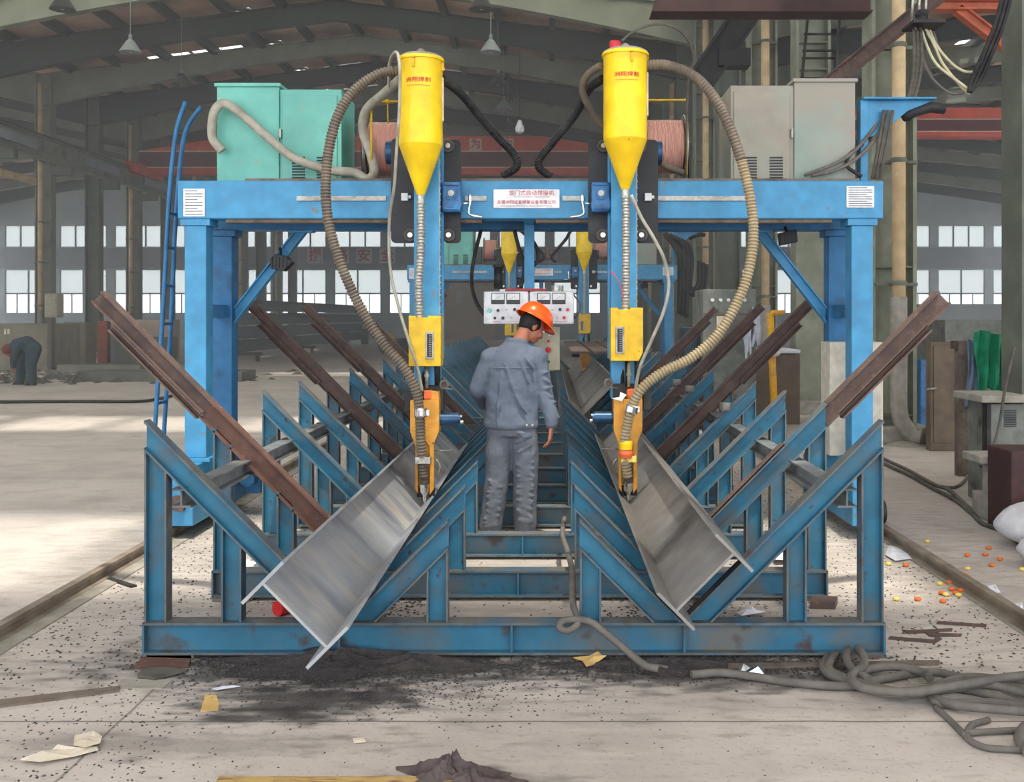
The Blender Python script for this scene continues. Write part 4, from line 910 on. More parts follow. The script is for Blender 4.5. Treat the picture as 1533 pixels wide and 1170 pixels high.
def fingers(m, w, d, pn, th, ln=1.0):                 # wrist, hand direction, palm normal, thumb side
    w, d, pn, th = V(w), V(d).normalized(), V(pn).normalized(), V(th).normalized()
    pc = w+d*.045; m.obox(pc, d*.045, th*.036, pn*.012); m.ball(pc, .036, .016, .05, rot=Matrix((th, pn, d)).transposed())
    for i, (o_, L_) in enumerate(((.028, .072), (.0095, .08), (-.0095, .075), (-.028, .058))):
        b0 = w+d*.085+th*o_; b1 = b0+(d*.85+pn*.35).normalized()*L_*.45*ln; b2 = b1+(d*.5+pn*.8).normalized()*L_*.32*ln; b3 = b2+(d*.1+pn).normalized()*L_*.23*ln
        m.limb([(b0-d*.02, .0095), (b0, .0095), (b1, .0085), (b2, .0078), (b3, .0068)], 8)
    t0 = w+d*.025+th*.032; t1 = t0+(d*.7+th*.6+pn*.2).normalized()*.035; t2 = t1+(d*.95+th*.1+pn*.3).normalized()*.028; m.limb([(t0-th*.012, .013), (t0, .012), (t1, .0105), (t2, .0085)], 8)
m = MB()
m.ball(hp(0, -.012, .03), .074, .092, .092, 20, 14, rot); m.ball(hp(0, .03, -.035), .06, .062, .075, 16, 12, rot); m.ball(hp(0, .055, -.085), .036, .032, .028, 12, 8, rot)   # skull, face, chin
m.limb([(hp(0,.088,.01), .011), (hp(0,.105,-.03), .015), (hp(0,.092,-.045), .012)], 10)                                    # nose
for s_ in (-1, 1):
    m.ball(hp(s_*.073, -.012, -.012), .011, .02, .032, 12, 8, rot); m.ball(hp(s_*.034, .07, -.03), .026, .022, .024, 10, 8, rot)
    m.limb([(hp(s_*.014, .094, .022), .008), (hp(s_*.045, .083, .024), .007)], 8)
m.limb([(hp(-.02, .087, -.068), .007), (hp(.02, .087, -.068), .007)], 8); m.limb([(hp(-.016, .086, -.078), .0075), (hp(.016, .086, -.078), .0075)], 8)
m.limb([(hp(0, -.03, -.05), .052), ((-.215, wy+.01, 1.42), .06), ((-.25, wy, 1.34), .08)], 16)
m.loft([(.84, -.27, wy, .15, .1), (1.0, -.265, wy, .14, .09), (1.2, -.265, wy, .16, .1), (1.33, -.262, wy, .16, .09), (1.39, -.255, wy, .09, .07)])
for x, k, a in ((-.36, -.385, -.43), (-.18, -.165, -.17)): m.limb([((x, wy, .84), .08), ((k, wy+.01, .45), .055), ((a, wy+.0, .07), .04)], 12)
Rs, Re, Rw = V((-.085, wy, 1.315)), V((-.045, wy-.01, 1.06)), V((.012, wy-.06, .83))
Ls, Le, Lw = V((-.43, wy, 1.31)), V((-.52, wy+.02, 1.07)), V((-.50, wy+.22, .96))
m.limb([(Rs, .05), (Re, .042), (Rw, .028), (Rw+V((.006,-.005,-.03)), .026)]); m.limb([(Ls, .05), (Le, .042), (Lw, .028), (Lw+V((.01,.04,-.02)), .026)])
fingers(m, Rw+V((.006,-.005,-.03)), (-.12, -.05, -1), (-.9, .25, -.25), (.2, .95, -.1)); fingers(m, Lw+V((.01,.04,-.02)), (.3, .9, -.4), (.2, -.3, -.9), (1, -.2, 0))
body = soft(obj('body', m, 'skin', r), .0062, 3)
# eyes
m = MB()
for s_ in (-1, 1): m.ball(hp(s_*.032, .088, .006), .012, .009, .008, 10, 8, rot)
obj('eye', m, 'panel_white', body)
m = MB(); m.ball(hp(0, -.022, .02), .082, .09, .085, 20, 12, rot); m.ball(hp(0, -.058, -.025), .06, .042, .036, 14, 10, rot); m.limb([(hp(.07, -.02, .0), .014), (hp(.072, -.012, -.02), .01)], 8); m.limb([(hp(-.07, -.02, .0), .014), (hp(-.072, -.012, -.02), .01)], 8)
soft(obj('hair', m, 'hair', r), .008, 3)
# jacket
m = MB()
m.loft([(.795, -.272, wy, .2, .135), (.83, -.272, wy, .205, .14), (.85, -.272, wy, .2, .135), (.95, -.27, wy, .198, .13), (1.1, -.268, wy, .2, .132), (1.22, -.266, wy, .2, .13), (1.3, -.263, wy, .188, .12), (1.36, -.258, wy, .155, .1), (1.4, -.25, wy, .1, .085), (1.425, -.238, wy+.01, .075, .072)], 28)
m.limb([(V((-.15, wy, 1.325)), .075), (Rs+V((0,0,-.01)), .082), (Re, .068), (Rw+V((0,0,.06)), .052), (Rw+V((.003,-.003,.0)), .046)], 16)
m.limb([(V((-.38, wy, 1.32)), .07), (Ls+V((0,0,-.01)), .078), (Le, .066), (Lw, .045)], 16)
m.lathe([(.088, 0), (.084, .035), (.07, .038), (.07, 0)], (-.236, wy+.01, 1.405), (.12, .12, 1), 24)
folds(m, 1, [((-.03+.01*i, wy-.075-.0*i, 1.2-.055*i), (1, 0, -.5 if i % 2 else .3), .11, .012) for i in range(7)]+[((.02, wy-.07, .9), (1,0,.4), .08, .011), ((-.2, wy-.135, .98), (.6, 0, -1), .3, .014), ((-.26, wy-.135, 1.1), (.35, 0, -1), .35, .012), ((-.17, wy-.125, 1.2), (.4,0,-1), .22, .014), ((-.36, wy-.13, 1.0), (-.1, 0, -1), .4, .012), ((-.13, wy-.11, 1.26), (.7,0,-1), .16, .014)])
jk = soft(obj('jacket', m, 'workwear', r), .0085, 6, [(.022, .16, 0), (.006, .06, 0)])
m = MB(); m.lathe([(.199, 0), (.204, .0), (.204, .045), (.199, .045)], (-.272, wy, .80), n=32); 
for v_ in m.v: v_.y = wy+(v_.y-wy)*.69
m2 = MB()
for x in (-.16, -.12): m2.cyl((x, wy-.128, .83), (x, wy-.143, .83), .008, n=10)
obj('button', m2, 'zinc', jk)
m = MB(); m.loft([(1.235, -.265, wy-.0, .203, .1335), (1.239, -.265, wy, .206, .137), (1.243, -.265, wy, .203, .1335)], 32); obj('yoke_seam', m, 'workwear_legs', jk)
# trousers
m = MB()
m.loft([(.74, -.27, wy, .17, .12), (.8, -.27, wy, .178, .125), (.88, -.27, wy, .17, .115)], 28)
m.limb([((-.35, wy, .80), .098), ((-.365, wy, .62), .098), ((-.378, wy+.01, .44), .088), ((-.4, wy, .25), .086), ((-.425, wy-.0, .09), .083)], 18)
m.limb([((-.19, wy, .80), .105), ((-.175, wy, .62), .1), ((-.172, wy, .44), .092), ((-.178, wy, .25), .09), ((-.175, wy, .09), .085)], 18)
fr = random.Random(3)
it = []
for i in range(22):
    z = .62-.024*i; xk = -.175+fr.uniform(-.015, .015); it.append(((xk, wy-.081, z+fr.uniform(-.008,.008)), (1, .0, fr.choice((-.32, -.22, -.12, .1, .04))), .14+fr.uniform(-.04, .03), .0105))
for i in range(15):
    z = .42-.024*i; xk = -.395-.03*(1-z/.42)+fr.uniform(-.015, .015); it.append(((xk, wy-.077, z+fr.uniform(-.008,.008)), (1, .0, fr.choice((-.4, -.25, .08, -.1))), .12, .0095))
it += [((-.2, wy-.1, .72), (1, 0, .4), .16, .014), ((-.17, wy-.1, .66), (1,0,.55), .14, .012), ((-.2, wy-.12, .77), (1,0,-.25), .14, .012)]
folds(m, 1, it); tr = soft(obj('trousers', m, 'workwear_legs', r), .0085, 2, [(.010, .06, 0)])
m = MB(); m.prism([(-.225, wy-.128, .775), (-.13, wy-.128, .77), (-.135, wy-.126, .742), (-.18, wy-.13, .735)], (0, .008, 0)); obj('pocket_flap', m, 'workwear', tr, .002)
for x, dy in ((-.43, .0), (-.17, .02)):
    m = MB(); m.loft([(0, x, wy+.05, .048, .13), (.02, x, wy+.05, .052, .135), (.05, x, wy+.03, .05, .11), (.09, x, wy-.01, .045, .06), (.1, x, wy-.01, .035, .045)], 18); obj('shoe', m, 'shoe', r)
# helmet
m = MB(); hr = []; bc = hp(0, -.005, .052)
n, k = 32, 9
vs = []
for j in range(k+1):
    t = math.pi/2*j/k
    for i in range(n):
        a = 2*math.pi*i/n; f_ = math.cos(a)*.142*math.cos(t)**.8; s_ = math.sin(a)*.116*math.cos(t)**.8; ridge = .006*math.exp(-(s_/.02)**2)*math.sin(t)
        vs.append(bc+side*s_+fwd*f_+up*(.125*math.sin(t)+ridge))
m.add(vs, [(j*n+i, j*n+(i+1)%n, (j+1)*n+(i+1)%n, (j+1)*n+i) for j in range(k) for i in range(n)], True)
hm = obj('helmet', m, 'helmet', r)
m = MB(); vs = []
for lev, (ex, dz) in enumerate(((0, .006), (.014, -.004), (.014, -.009), (-.003, -.004))):
    for i in range(n):
        a = 2*math.pi*i/n; v_ = max(0, math.cos(a))**3*.035 if ex > 0 else 0
        vs.append(bc+side*math.sin(a)*(.116+ex)+fwd*(math.cos(a)*(.142+ex)+v_)+up*(dz-v_*.25))
m.add(vs, [(j*n+i, j*n+(i+1)%n, ((j+1)%4)*n+(i+1)%n, ((j+1)%4)*n+i) for j in range(4) for i in range(n)], True); obj('brim', m, 'helmet', hm)
# far worker bending at the left
c = G(36, 576); r = thing('person', 'worker in dark clothes bending forward at the far left', 'person', c); fy = c.y; q = fy/F
def W(px, py, dy=0): return P(px, py, fy+dy)
m = MB(); m.ball(W(14, 526), .11, .11, .13); m.limb([(W(20,524), .07), (W(27,518), .15), (W(40,516), .17), (W(50,522), .16)]); m.limb([(W(24,522,-.2), .07), (W(20,538,-.25), .055), (W(20,552,-.2), .045)]); m.limb([(W(28,522,.2), .07), (W(27,538,.2), .055), (W(24,552,.2), .045)])
m.limb([(W(50,524,-.1), .13), (W(46,545,-.12), .1), (W(48,572,-.1), .08)]); m.limb([(W(46,524,.12), .13), (W(32,548,.14), .1), (W(30,572,.14), .08)])
fingers(m, W(20,552,-.2), (0,0,-1), (1,0,0), (0,-1,0)); fingers(m, W(24,552,.2), (0,0,-1), (1,0,0), (0,-1,0))
soft(obj('body', m, 'skin', r), .02, 3)
m = MB(); m.limb([(W(21,522), .1), (W(27,517), .18), (W(40,515), .2), (W(50,522), .19)]); m.limb([(W(24,522,-.2), .1), (W(20,538,-.25), .08), (W(20,549,-.2), .065)]); m.limb([(W(28,522,.2), .1), (W(27,538,.2), .08), (W(24,549,.2), .065)]); soft(obj('jacket', m, 'worker_dark', r), .025, 4)
m = MB(); m.limb([(W(50,524,-.1), .18), (W(46,545,-.12), .13), (W(48,570,-.1), .1)]); m.limb([(W(46,524,.12), .18), (W(32,548,.14), .13), (W(30,570,.14), .1)]); soft(obj('trousers', m, 'worker_dark', r), .025, 4)
m = MB(); m.ball(W(13, 523), .15, .15, .14); obj('cap', m, 'worker_red', r)
for px, dy in ((48, -.1), (30, .14)): m = MB(); g = W(px, 574, dy); m.loft([(0, g.x-.04, g.y, .15, .06), (.08, g.x-.02, g.y, .12, .055), (.1, g.x, g.y, .07, .05)], 12); obj('shoe', m, 'black_plate', r)
# ------------------------------------------------------------------ things around the machine, right side
def bx(m, px0, px1, py0, py1, Y, d, zb=None): a, b = P(px0, py0, Y), P(px1, py1, Y); m.box(a.x, b.x, Y, Y+d, b.z if zb is None else zb, a.z); return m
# beige cabinet by the rear leg
r = thing('gantry_cabinet', 'plain beige cabinet on the end truck behind the right front leg of the near gantry', 'cabinet', (2.37, 7.8, .53)); m = MB(); m.box(2.17, 2.585, 7.75, 8.0, .53, 1.41); obj('body', m, 'cream', r, .006)
m = MB(); m.box(2.42, 2.57, 7.735, 7.75, .56, 1.38); obj('door', m, 'cream', r, .004)
# big grey-green control cabinet between the far columns
r = thing('machine_cabinet', 'large grey green machine cabinet with a row of knobs between the right columns', 'machine', (2.5, 14.4, 0)); m = bx(MB(), 1052, 1132, 433, 600, 14.2, .8, 0); obj('body', m, 'machine_grey', r, .01)
for i in range(5): c = P(1066+i*12, 449, 14.2); m = MB(); m.cyl(c, c-V((0,.05,0)), .025, n=12); obj('knob', m, 'white', r)
m = bx(MB(), 1073, 1089, 473, 493, 14.18, .02); obj('paper_notice', m, 'paper', r)
m = bx(MB(), 1054, 1130, 468, 471, 14.18, .02); obj('seam', m, 'flange_grime', r)
m = bx(MB(), 1024, 1050, 490, 560, 14.4, .5, 0); one('tool_cupboard', m, 'dark_blue_cloth', 'dark blue cupboard left of the large grey green machine cabinet', 'cupboard', bev=.01)
def cloth(name, px0, px1, py0, py1, Y, mat, lab, cat='cloth', th=.06, taper=.5, seed=1):
    rr = random.Random(seed); m = MB(); nx, nz_ = 18, 22; vs = []
    for s_ in (0, 1):
        for j in range(nz_+1):
            t = j/nz_
            for i in range(nx+1):
                u = i/nx; cx = (px0+px1)/2; w = (px1-px0)/2*(1-taper*max(0, t-.35)**1.3); px = cx+w*(2*u-1)+math.sin(t*7+seed)*1.2; py = py0+(py1-py0)*t*(1-.1*math.sin(u*9+seed))+ (1-t)*3*math.sin(u*6+seed)
                f = math.sin(u*17+t*3+seed)*.6+math.sin(u*31-t*5)*.25; p = P(px, py, Y); vs.append(p+V((0, f*th+s_*.012, 0)))
    n1 = (nx+1)*(nz_+1)
    fs = []
    for j in range(nz_):
        for i in range(nx):
            a = j*(nx+1)+i; fs.append((a, a+1, a+nx+2, a+nx+1)); fs.append((n1+a+nx+1, n1+a+nx+2, n1+a+1, n1+a))
    for j in range(nz_): a = j*(nx+1); fs.append((a, a+nx+1, n1+a+nx+1, n1+a)); a += nx; fs.append((a+nx+1, a, n1+a, n1+a+nx+1))
    for i in range(nx): fs.append((i+1, i, n1+i, n1+i+1)); a = nz_*(nx+1)+i; fs.append((a, a+1, n1+a+1, n1+a))
    m.add(vs, fs, True); return one(name, m, mat, lab, cat)
cloth('hanging_cloth', 1112, 1126, 474, 532, 13.9, 'cloth_white', 'white cloth hanging at the left against the machine cabinet', seed=2)
cloth('hanging_cloth', 1127, 1139, 462, 514, 13.9, 'cloth_white', 'white cloth hanging at the right edge of the machine cabinet', taper=0.1, seed=4)
r = thing('workbench', 'brown sided workbench with a crumpled white top sheet behind the right frames', 'bench', (3.2, 15.8, 0)); m = bx(MB(), 1078, 1198, 530, 600, 15.0, 1.0, 0); obj('body', m, 'brown_cab', r, .01)
m = bx(MB(), 1076, 1199, 523, 529, 14.95, 1.1); obj('top_sheet', m, 'cloth_white', r, .02)
r = thing('yellow_stand', 'thin yellow pipe stand with a short crossbar beside the workbench', 'stand', (3.1, 13.6, 0)); m = MB(); a = P(1153, 468, 13.6); m.tube([a, (a.x+.07, 13.6, 0)], .05, 10); obj('pole', m, 'pole_yellow', r)
m = MB(); m.tube([a, P(1174, 468, 13.6)], .035, 8); obj('crossbar', m, 'pole_yellow', r); m = MB(); m.ball(P(1160, 524, 13.5), .09); obj('joint', m, 'cream', r)
# concrete block, brown cabinet, rack with cloths
m = MB(); m.obox((4.97, 12.5, .13), (.2, .02, 0), (-.02, .14, 0), (0, 0, .13)); one('concrete_block', m, 'concrete', 'pale concrete block beside the foot of the rain pipe column', 'block', bev=.02)
m = MB(); g = G(1345, 668); m.lathe([(.22,0),(.2,.02),(.08,.05),(.001,.055)], (g.x+.1, g.y+.1, 0), n=14); stuff('sand_heap', m, 'concrete', 'small heap of sand at the foot of the rain pipe', 'sand')
r = thing('tall_cabinet', 'brown steel tool cabinet behind the rusty rack on the right', 'cabinet', (5.0, 12.3, 0)); m = bx(MB(), 1393, 1434, 512, 660, 12.0, .16, 0); obj('body', m, 'brown_cab', r, .01)
m = bx(MB(), 1398, 1428, 518, 655, 11.985, .015, .1); dd = obj('door', m, 'brown_cab', r, .004); c = P(1394, 583, 11.95); m = MB(); m.tube([c-V((.06,0,0)), c+V((.06,0,.02))], .014, 6); obj('handle', m, 'steel', dd)
m = bx(MB(), 1378, 1393, 538, 640, 13.5, .4, 0); one('blue_cupboard', m, 'gear_blue', 'blue cupboard just left of the brown tool cabinet', 'cupboard', bev=.01)
r = thing('drying_rack', 'rusty steel rack post and crossbar with cloths over it on the right', 'rack', (4.1, 10.1, 0)); m = bx(MB(), 1435, 1449, 510, 712, 10.1, .1, 0); obj('post', m, 'flange_grime', r); m = bx(MB(), 1427, 1520, 510, 522, 10.12, .07); obj('crossbar', m, 'rust', r)
m = bx(MB(), 1421, 1450, 664, 673, 10.0, .3, None); 
m = MB(); a = P(1512, 522, 10.15); m.box(a.x, a.x+.08, 10.12, 10.2, 0, a.z); obj('post', m, 'rust', r)
m = bx(MB(), 1497, 1518, 512, 600, 10.2, .02); obj('back_plate', m, 'rust_red', r)
cloth('green_cloth', 1458, 1503, 497, 590, 9.9, 'cloth_green', 'bright green cloth draped over the rusty rack', th=.05, taper=.55, seed=3)
cloth('blue_cloth', 1449, 1470, 508, 604, 9.97, 'cloth_blue', 'faded blue cloth hanging left of the green cloth', taper=0.0, seed=5)
# welding power source, steps, dark box
r = thing('welding_power_source', 'grey welding power source with louvres at the right edge', 'machine', (4.0, 8.6, 0)); m = bx(MB(), 1482, 1540, 604, 760, 8.4, .45, .02); obj('body', m, 'machine_grey', r, .01)
m = MB()
for i in range(10): a = P(1503, 614+i*2.6, 8.4); m.box(a.x, a.x+.1, 8.39, 8.4, a.z-.004, a.z+.003)
obj('louvre', m, 'black_plate', r)
m = bx(MB(), 1470, 1545, 592, 603, 8.3, .6); obj('top_board', m, 'concrete', r, .01)
m = bx(MB(), 1478, 1484, 604, 760, 8.38, .1, 0); obj('side_frame', m, 'rubber', r)
m = MB(); g = P(1468, 683, 7.75); h_ = P(1516, 760, 7.75); m.box(g.x, h_.x, 7.75, 8.1, g.z-.06, g.z); m.box(g.x+.16, h_.x, 7.8, 8.1, 0, g.z-.06); m.box(g.x+.1, h_.x, 7.7, 8.15, 0, .2); one('concrete_step', m, 'concrete', 'stepped grey block in front of the welding power source', 'block', bev=.01)
m = bx(MB(), 1514, 1570, 675, 778, 7.3, .4, 0); one('dark_crate', m, 'brown_dark', 'dark maroon crate at the right edge behind the white sacks', 'crate', bev=.01)
# white sacks
def sack(c, a, b, h_, yaw, lab, dz=0):
    c = V(c); m = MB(); n, k = 26, 14; vs = []; rr = random.Random(int(c.x*100)); rt = Matrix.Rotation(yaw, 3, 'Z')
    for j in range(k+1):
        t = math.pi*j/k
        for i in range(n):
            q = 2*math.pi*i/n; sx = abs(math.cos(q))**.75*(1 if math.cos(q) > 0 else -1); sy = abs(math.sin(q))**.75*(1 if math.sin(q) > 0 else -1)
            w = 1+.03*math.sin(5*q+3*t)+.02*math.sin(11*q); z = -math.cos(t); z = z*.5+.5; z = z**.85
            vs.append(c+rt @ V((a*sx*math.sin(t)**.6*w, b*sy*math.sin(t)**.6*w, h_*z*(1-.25*abs(sx)*math.sin(t)))))
    m.add(vs, [(j*n+i, j*n+(i+1)%n, (j+1)*n+(i+1)%n, (j+1)*n+i) for j in range(k) for i in range(n)], True); return one('sack', m, 'sack', lab, 'sack', 'white sacks at the right edge')
sack((3.55, 7.0, 0), .42, .26, .33, .1, 'full white sack at the right edge, the one behind'); sack((3.38, 6.42, 0), .36, .24, .24, .1, 'slumped white sack at the right edge, the one in front')
# cables on the right floor
def fcable(name, pts, r_, mat, lab, cat='cable', z=None, grp=None, k=8):
    m = MB(); q = spline([G(a, b)+V((0, 0, (z or 0)+r_)) for a, b in pts], k); m.tube(q, r_, 8); return one(name, m, mat, lab, cat, grp)
fcable('floor_cable', [(1290,672),(1326,690),(1360,706),(1400,728),(1420,735),(1450,762),(1475,775),(1500,790),(1533,812),(1580,840)], .018, 'cable_grey', 'grey cable running along the right floor to the sacks, the upper of two')
fcable('floor_cable', [(1290,676),(1326,697),(1362,714),(1398,734),(1425,748),(1452,768),(1470,786),(1496,796),(1530,818),(1580,850)], .018, 'rubber_grey', 'dark cable running along the right floor, the lower of two')
fcable('floor_cable', [(1405,730),(1430,731),(1445,720),(1452,705),(1460,700),(1462,712),(1452,738),(1462,742),(1500,748)], .014, 'rubber_grey', 'dark cable looping at the foot of the grey stepped block')
hose('hanging_cable', [(1519,520,8.2),(1505,580,8.2),(1495,640,8.25),(1478,690,8.0),(1462,700,9.0),(1456,730,9.0),(1452,742,9.0)], .012, 'rubber_grey', 'thin dark cable hanging in front of the welding power source', 'cable', n=6)
# coil of welding cable, lower right
cr = .019
coil = [([(1035,1016),(1080,1013),(1130,1019),(1190,1028),(1270,1033),(1320,1022),(1390,1012),(1440,1020),(1560,1042)], 'long grey welding cable running from the base beam into the coil'),
 ([(1240,992),(1232,1008),(1248,1024),(1290,1034),(1340,1046),(1400,1040),(1450,1030),(1560,1052)], 'cable loop at the upper left of the coil on the floor'),
 ([(1252,992),(1242,1006),(1246,1020),(1300,1040),(1360,1052),(1420,1046),(1480,1040),(1560,1060)], 'second cable loop beside the upper left one'),
 ([(1270,990),(1268,1005),(1278,1022),(1300,1035)], 'short upright cable bend behind the coil'),
 ([(1284,992),(1293,1005),(1292,1020),(1278,1030),(1275,1042),(1300,1055),(1360,1060),(1420,1052),(1500,1038),(1570,1030)], 'thick cable loop forming the left end of the coil'),
 ([(1560,1068),(1480,1058),(1410,1060),(1395,1048),(1400,1040),(1430,1036),(1490,1048),(1560,1074)], 'cable loop folded back in the middle of the coil'),
 ([(1560,1078),(1480,1072),(1430,1066),(1402,1056),(1394,1044),(1410,1034),(1450,1024),(1510,1028),(1570,1034)], 'lowest cable of the coil on the right floor'),
 ([(1278,1030),(1300,1016),(1340,1012),(1380,1020),(1392,1030)], 'cable arching over the left end of the coil'),
 ([(1400,1062),(1425,1085),(1447,1108)], 'thin cable leading down out of the coil'),
 ([(1480,1082),(1455,1090),(1448,1108),(1470,1122),(1500,1126),(1560,1128)], 'thin cable curl at the bottom right corner'),
 ([(1445,1102),(1490,1099),(1560,1096)], 'straight thin cable at the lower right')]
for i, (pts, lab) in enumerate(coil): fcable('welding_cable', pts, cr if i < 8 else .013, 'cable_grey', lab, 'cable', .012*(i % 5) if i < 8 else 0, 'coiled welding cable on the right floor')
r = fcable('welding_cable', [(1556,1090),(1534,1096),(1526,1115),(1540,1135)], .02, 'cable_grey', 'cable end at the extreme lower right corner')
hose('welding_cable', [(845,775,7.0),(842,800,6.5),(848,820,6.1),(856,850,5.4),(857,880,5.0),(858,905,4.74),(866,930,4.62),(852,943,4.6),(838,940,4.6),(842,930,4.62),(862,927,4.62),(885,931,4.6),(910,950,4.56),(940,975,4.52),(965,995,4.46),(985,1001,4.45)], .017, 'cable_grey', 'grey cable curling over the front base beam and down to the floor', 'cable', n=8)
fcable('welding_cable', [(960,1004),(975,1000),(1000,1004)], .012, 'cable_grey', 'short cable end on the slag under the base beam')
fcable('floor_cable', [(-30,604),(100,603),(200,603),(232,600),(258,594)], .03, 'rubber', 'dark cable lying across the pale floor at the left', 'cable')
# loose steel and paper on the floor
def flat(name, pts, t, mat, lab, cat, z=0, grp=None): m = MB(); m.prism([G(a, b)+V((0,0,z)) for a, b in pts], (0,0,t)); return one(name, m, mat, lab, cat, grp)
flat('steel_strip', [(-20,1052),(-20,1062),(178,1036),(180,1029)], .01, 'flange_grime', 'long thin steel strip on the floor at the left', 'steel strip')
flat('steel_plate', [(182,1018),(258,1018),(244,1031),(174,1031)], .006, 'concrete', 'thin pale plate beside the left end of the front base beam', 'plate')
flat('torn_sheet', [(205,1016),(232,1020),(278,1008),(252,1004),(215,1004)], .012, 'rubber_grey', 'torn dark sheet on top of the thin pale plate', 'sheet', .008)
flat('rusty_plate', [(203,1000),(282,1000),(286,990),(212,988)], .016, 'rust_red', 'rusty packing plate under the left end of the front base beam', 'plate')
flat('rusty_plate', [(398,1000),(460,999),(470,993),(402,994)], .012, 'rust_red', 'rusty plate in the slag under the left H beam', 'plate')
flat('rusty_plate', [(1212,911),(1250,912),(1254,903),(1216,901)], .04, 'rust', 'rusty block under the right end of the second frame', 'plate')
flat('steel_strip', [(1090,1003),(1405,996),(1407,991),(1090,996)], .012, 'flange_grime', 'long steel strip lying just in front of the front base beam', 'steel strip')
flat('cardboard_sheet', [(1346,1000),(1410,998),(1428,1021),(1364,1025)], .004, 'concrete', 'square grey board under the cables on the right', 'board')
for i, (a, w) in enumerate((([(1330,957),(1400,963),(1410,957),(1402,953),(1398,959),(1332,954)], 'lowest'), ([(1350,944),(1360,949),(1425,945),(1426,942),(1362,945)], 'left'), ([(1385,948),(1392,953),(1438,953),(1440,950),(1396,949)], 'middle'), ([(1402,934),(1476,939),(1477,936),(1404,931)], 'topmost'))):
    flat('steel_offcut', a, .008, 'rust', 'thin rusty offcut between frame and right rail, %s of the group' % w, 'steel strip', 0, 'rusty offcuts right of the front frame')
flat('steel_offcut', [(160,868),(196,880),(205,878),(166,866)], .012, 'rubber', 'thin dark offcut near the left rail', 'steel strip')
flat('yellow_scrap', [(307,1040),(324,1041),(328,1054),(326,1063),(300,1065)], .003, 'card_yellow', 'yellow cardboard scrap on the floor', 'paper')
def crumple(pts, mat, lab, h_=.02, name='paper_scrap', cat='paper'):
    m = MB(); g = [G(a, b) for a, b in pts]; c = sum(g, V((0,0,0)))/len(g); n = len(g); rr = random.Random(int(pts[0][0])); vs = [p+V((0,0,.001+rr.random()*h_)) for p in g]+[c.lerp(p, .5)+V((0,0,h_*(.4+rr.random()))) for p in g]+[c+V((0,0,h_))]
    fs = [(i, (i+1)%n, n+(i+1)%n, n+i) for i in range(n)]+[(n+i, n+(i+1)%n, 2*n) for i in range(n)]; m.add(vs, fs); o = one(name, m, mat, lab, cat); s_ = o.modifiers.new('thick', 'SOLIDIFY'); s_.thickness = .003; return o
crumple([(112,1105),(140,1100),(153,1108),(150,1118),(128,1126),(110,1122)], 'paper', 'crumpled pale paper at the lower left')
crumple([(30,1142),(75,1128),(80,1122),(98,1126),(145,1120),(147,1125),(110,1136),(60,1146)], 'paper', 'torn strip of pale paper at the lower left')
crumple([(528,1108),(545,1107),(548,1112),(530,1113)], 'paper', 'tiny pale scrap on the front floor', .006)
crumple([(858,990),(880,984),(905,983),(908,990),(890,996),(878,1003),(872,994)], 'card_yellow', 'yellowish rag under the front base beam', .03, 'rag', 'rag')
crumple([(1103,922),(1125,918),(1146,920),(1145,927),(1110,929)], 'cloth_white', 'white rag on the slag behind the front base beam', .04, 'rag', 'rag')
crumple([(360,848),(372,842),(388,848),(386,858),(362,857)], 'white', 'white paper bag between the left frames', .03, 'paper_bag', 'bag')
crumple([(1152,822),(1180,820),(1217,824),(1216,846),(1160,846)], 'cloth_white', 'white plastic sheet between the right frames', .05, 'plastic_sheet', 'sheet')
crumple([(1330,818),(1350,820),(1365,838),(1340,842),(1325,832)], 'cloth_white', 'crumpled clear plastic beside the right rail', .015, 'plastic_scrap', 'plastic')
crumple([(1472,880),(1490,878),(1498,890),(1482,892)], 'cloth_white', 'crumpled clear plastic right of the right rail', .02, 'plastic_scrap', 'plastic')
crumple([(1508,908),(1530,905),(1533,918),(1512,918)], 'cloth_white', 'crumpled clear plastic at the right edge of the floor', .02, 'plastic_scrap', 'plastic')
crumple([(1104,1004),(1140,1006),(1146,1014),(1120,1016),(1108,1012)], 'chrome', 'shiny crushed cup on the slag', .03, 'crushed_cup', 'cup')
crumple([(318,1034),(332,1030),(345,1028),(360,1029),(345,1032),(325,1035)], 'cloth_white', 'white tangle of thread on the slag', .01, 'thread_tangle', 'thread')
m = MB(); g = G(415, 922); m.cyl((g.x, g.y, .04), (g.x+.05, g.y+.08, .04), .04); one('drink_can', m, 'red_plastic', 'small red and grey can behind the left H beam', 'can')
m = MB(); a, b_ = G(330, 1168), G(600, 1172); m.box(a.x, b_.x+.3, a.y-.05, a.y-.01, 0, .02); one('wooden_lath', m, 'wood', 'thin wooden lath along the bottom edge of the floor', 'lath')
# heaps and scatter
def heap(x, y, rx, ry, h_, mat, lab, seed, cat='heap', spike=.25):
    rr = random.Random(seed); m = MB(); n, k = 40, 12; vs = [(x, y, h_)]; ph = [rr.uniform(0, 6.28) for _ in range(6)]
    for j in range(1, k+1):
        t = j/k
        for i in range(n):
            a = 2*math.pi*i/n; w = 1+spike*math.sin(3*a+ph[0])*t+spike*.6*math.sin(7*a+ph[1])+rr.uniform(-.06, .06); vs.append((x+rx*t*w*math.cos(a), y+ry*t*w*math.sin(a), max(-.002, h_*(1-t)**1.2*(1+.35*math.sin(4*a+ph[2]+t*4)+rr.uniform(-.2, .2))-.001)))
    m.add(vs, [(0, 1+i, 1+(i+1)%n) for i in range(n)]+[(1+(j-1)*n+i, 1+j*n+i, 1+j*n+(i+1)%n, 1+(j-1)*n+(i+1)%n) for j in range(1, k) for i in range(n)], False)
    return stuff('dust_heap' if cat == 'dust' else 'slag_heap', m, mat, lab, cat)
heap(-1.0, 4.66, .62, .22, .05, 'slag_fine', 'dark slag heap under the lower end of the left H beam', 1, 'slag')
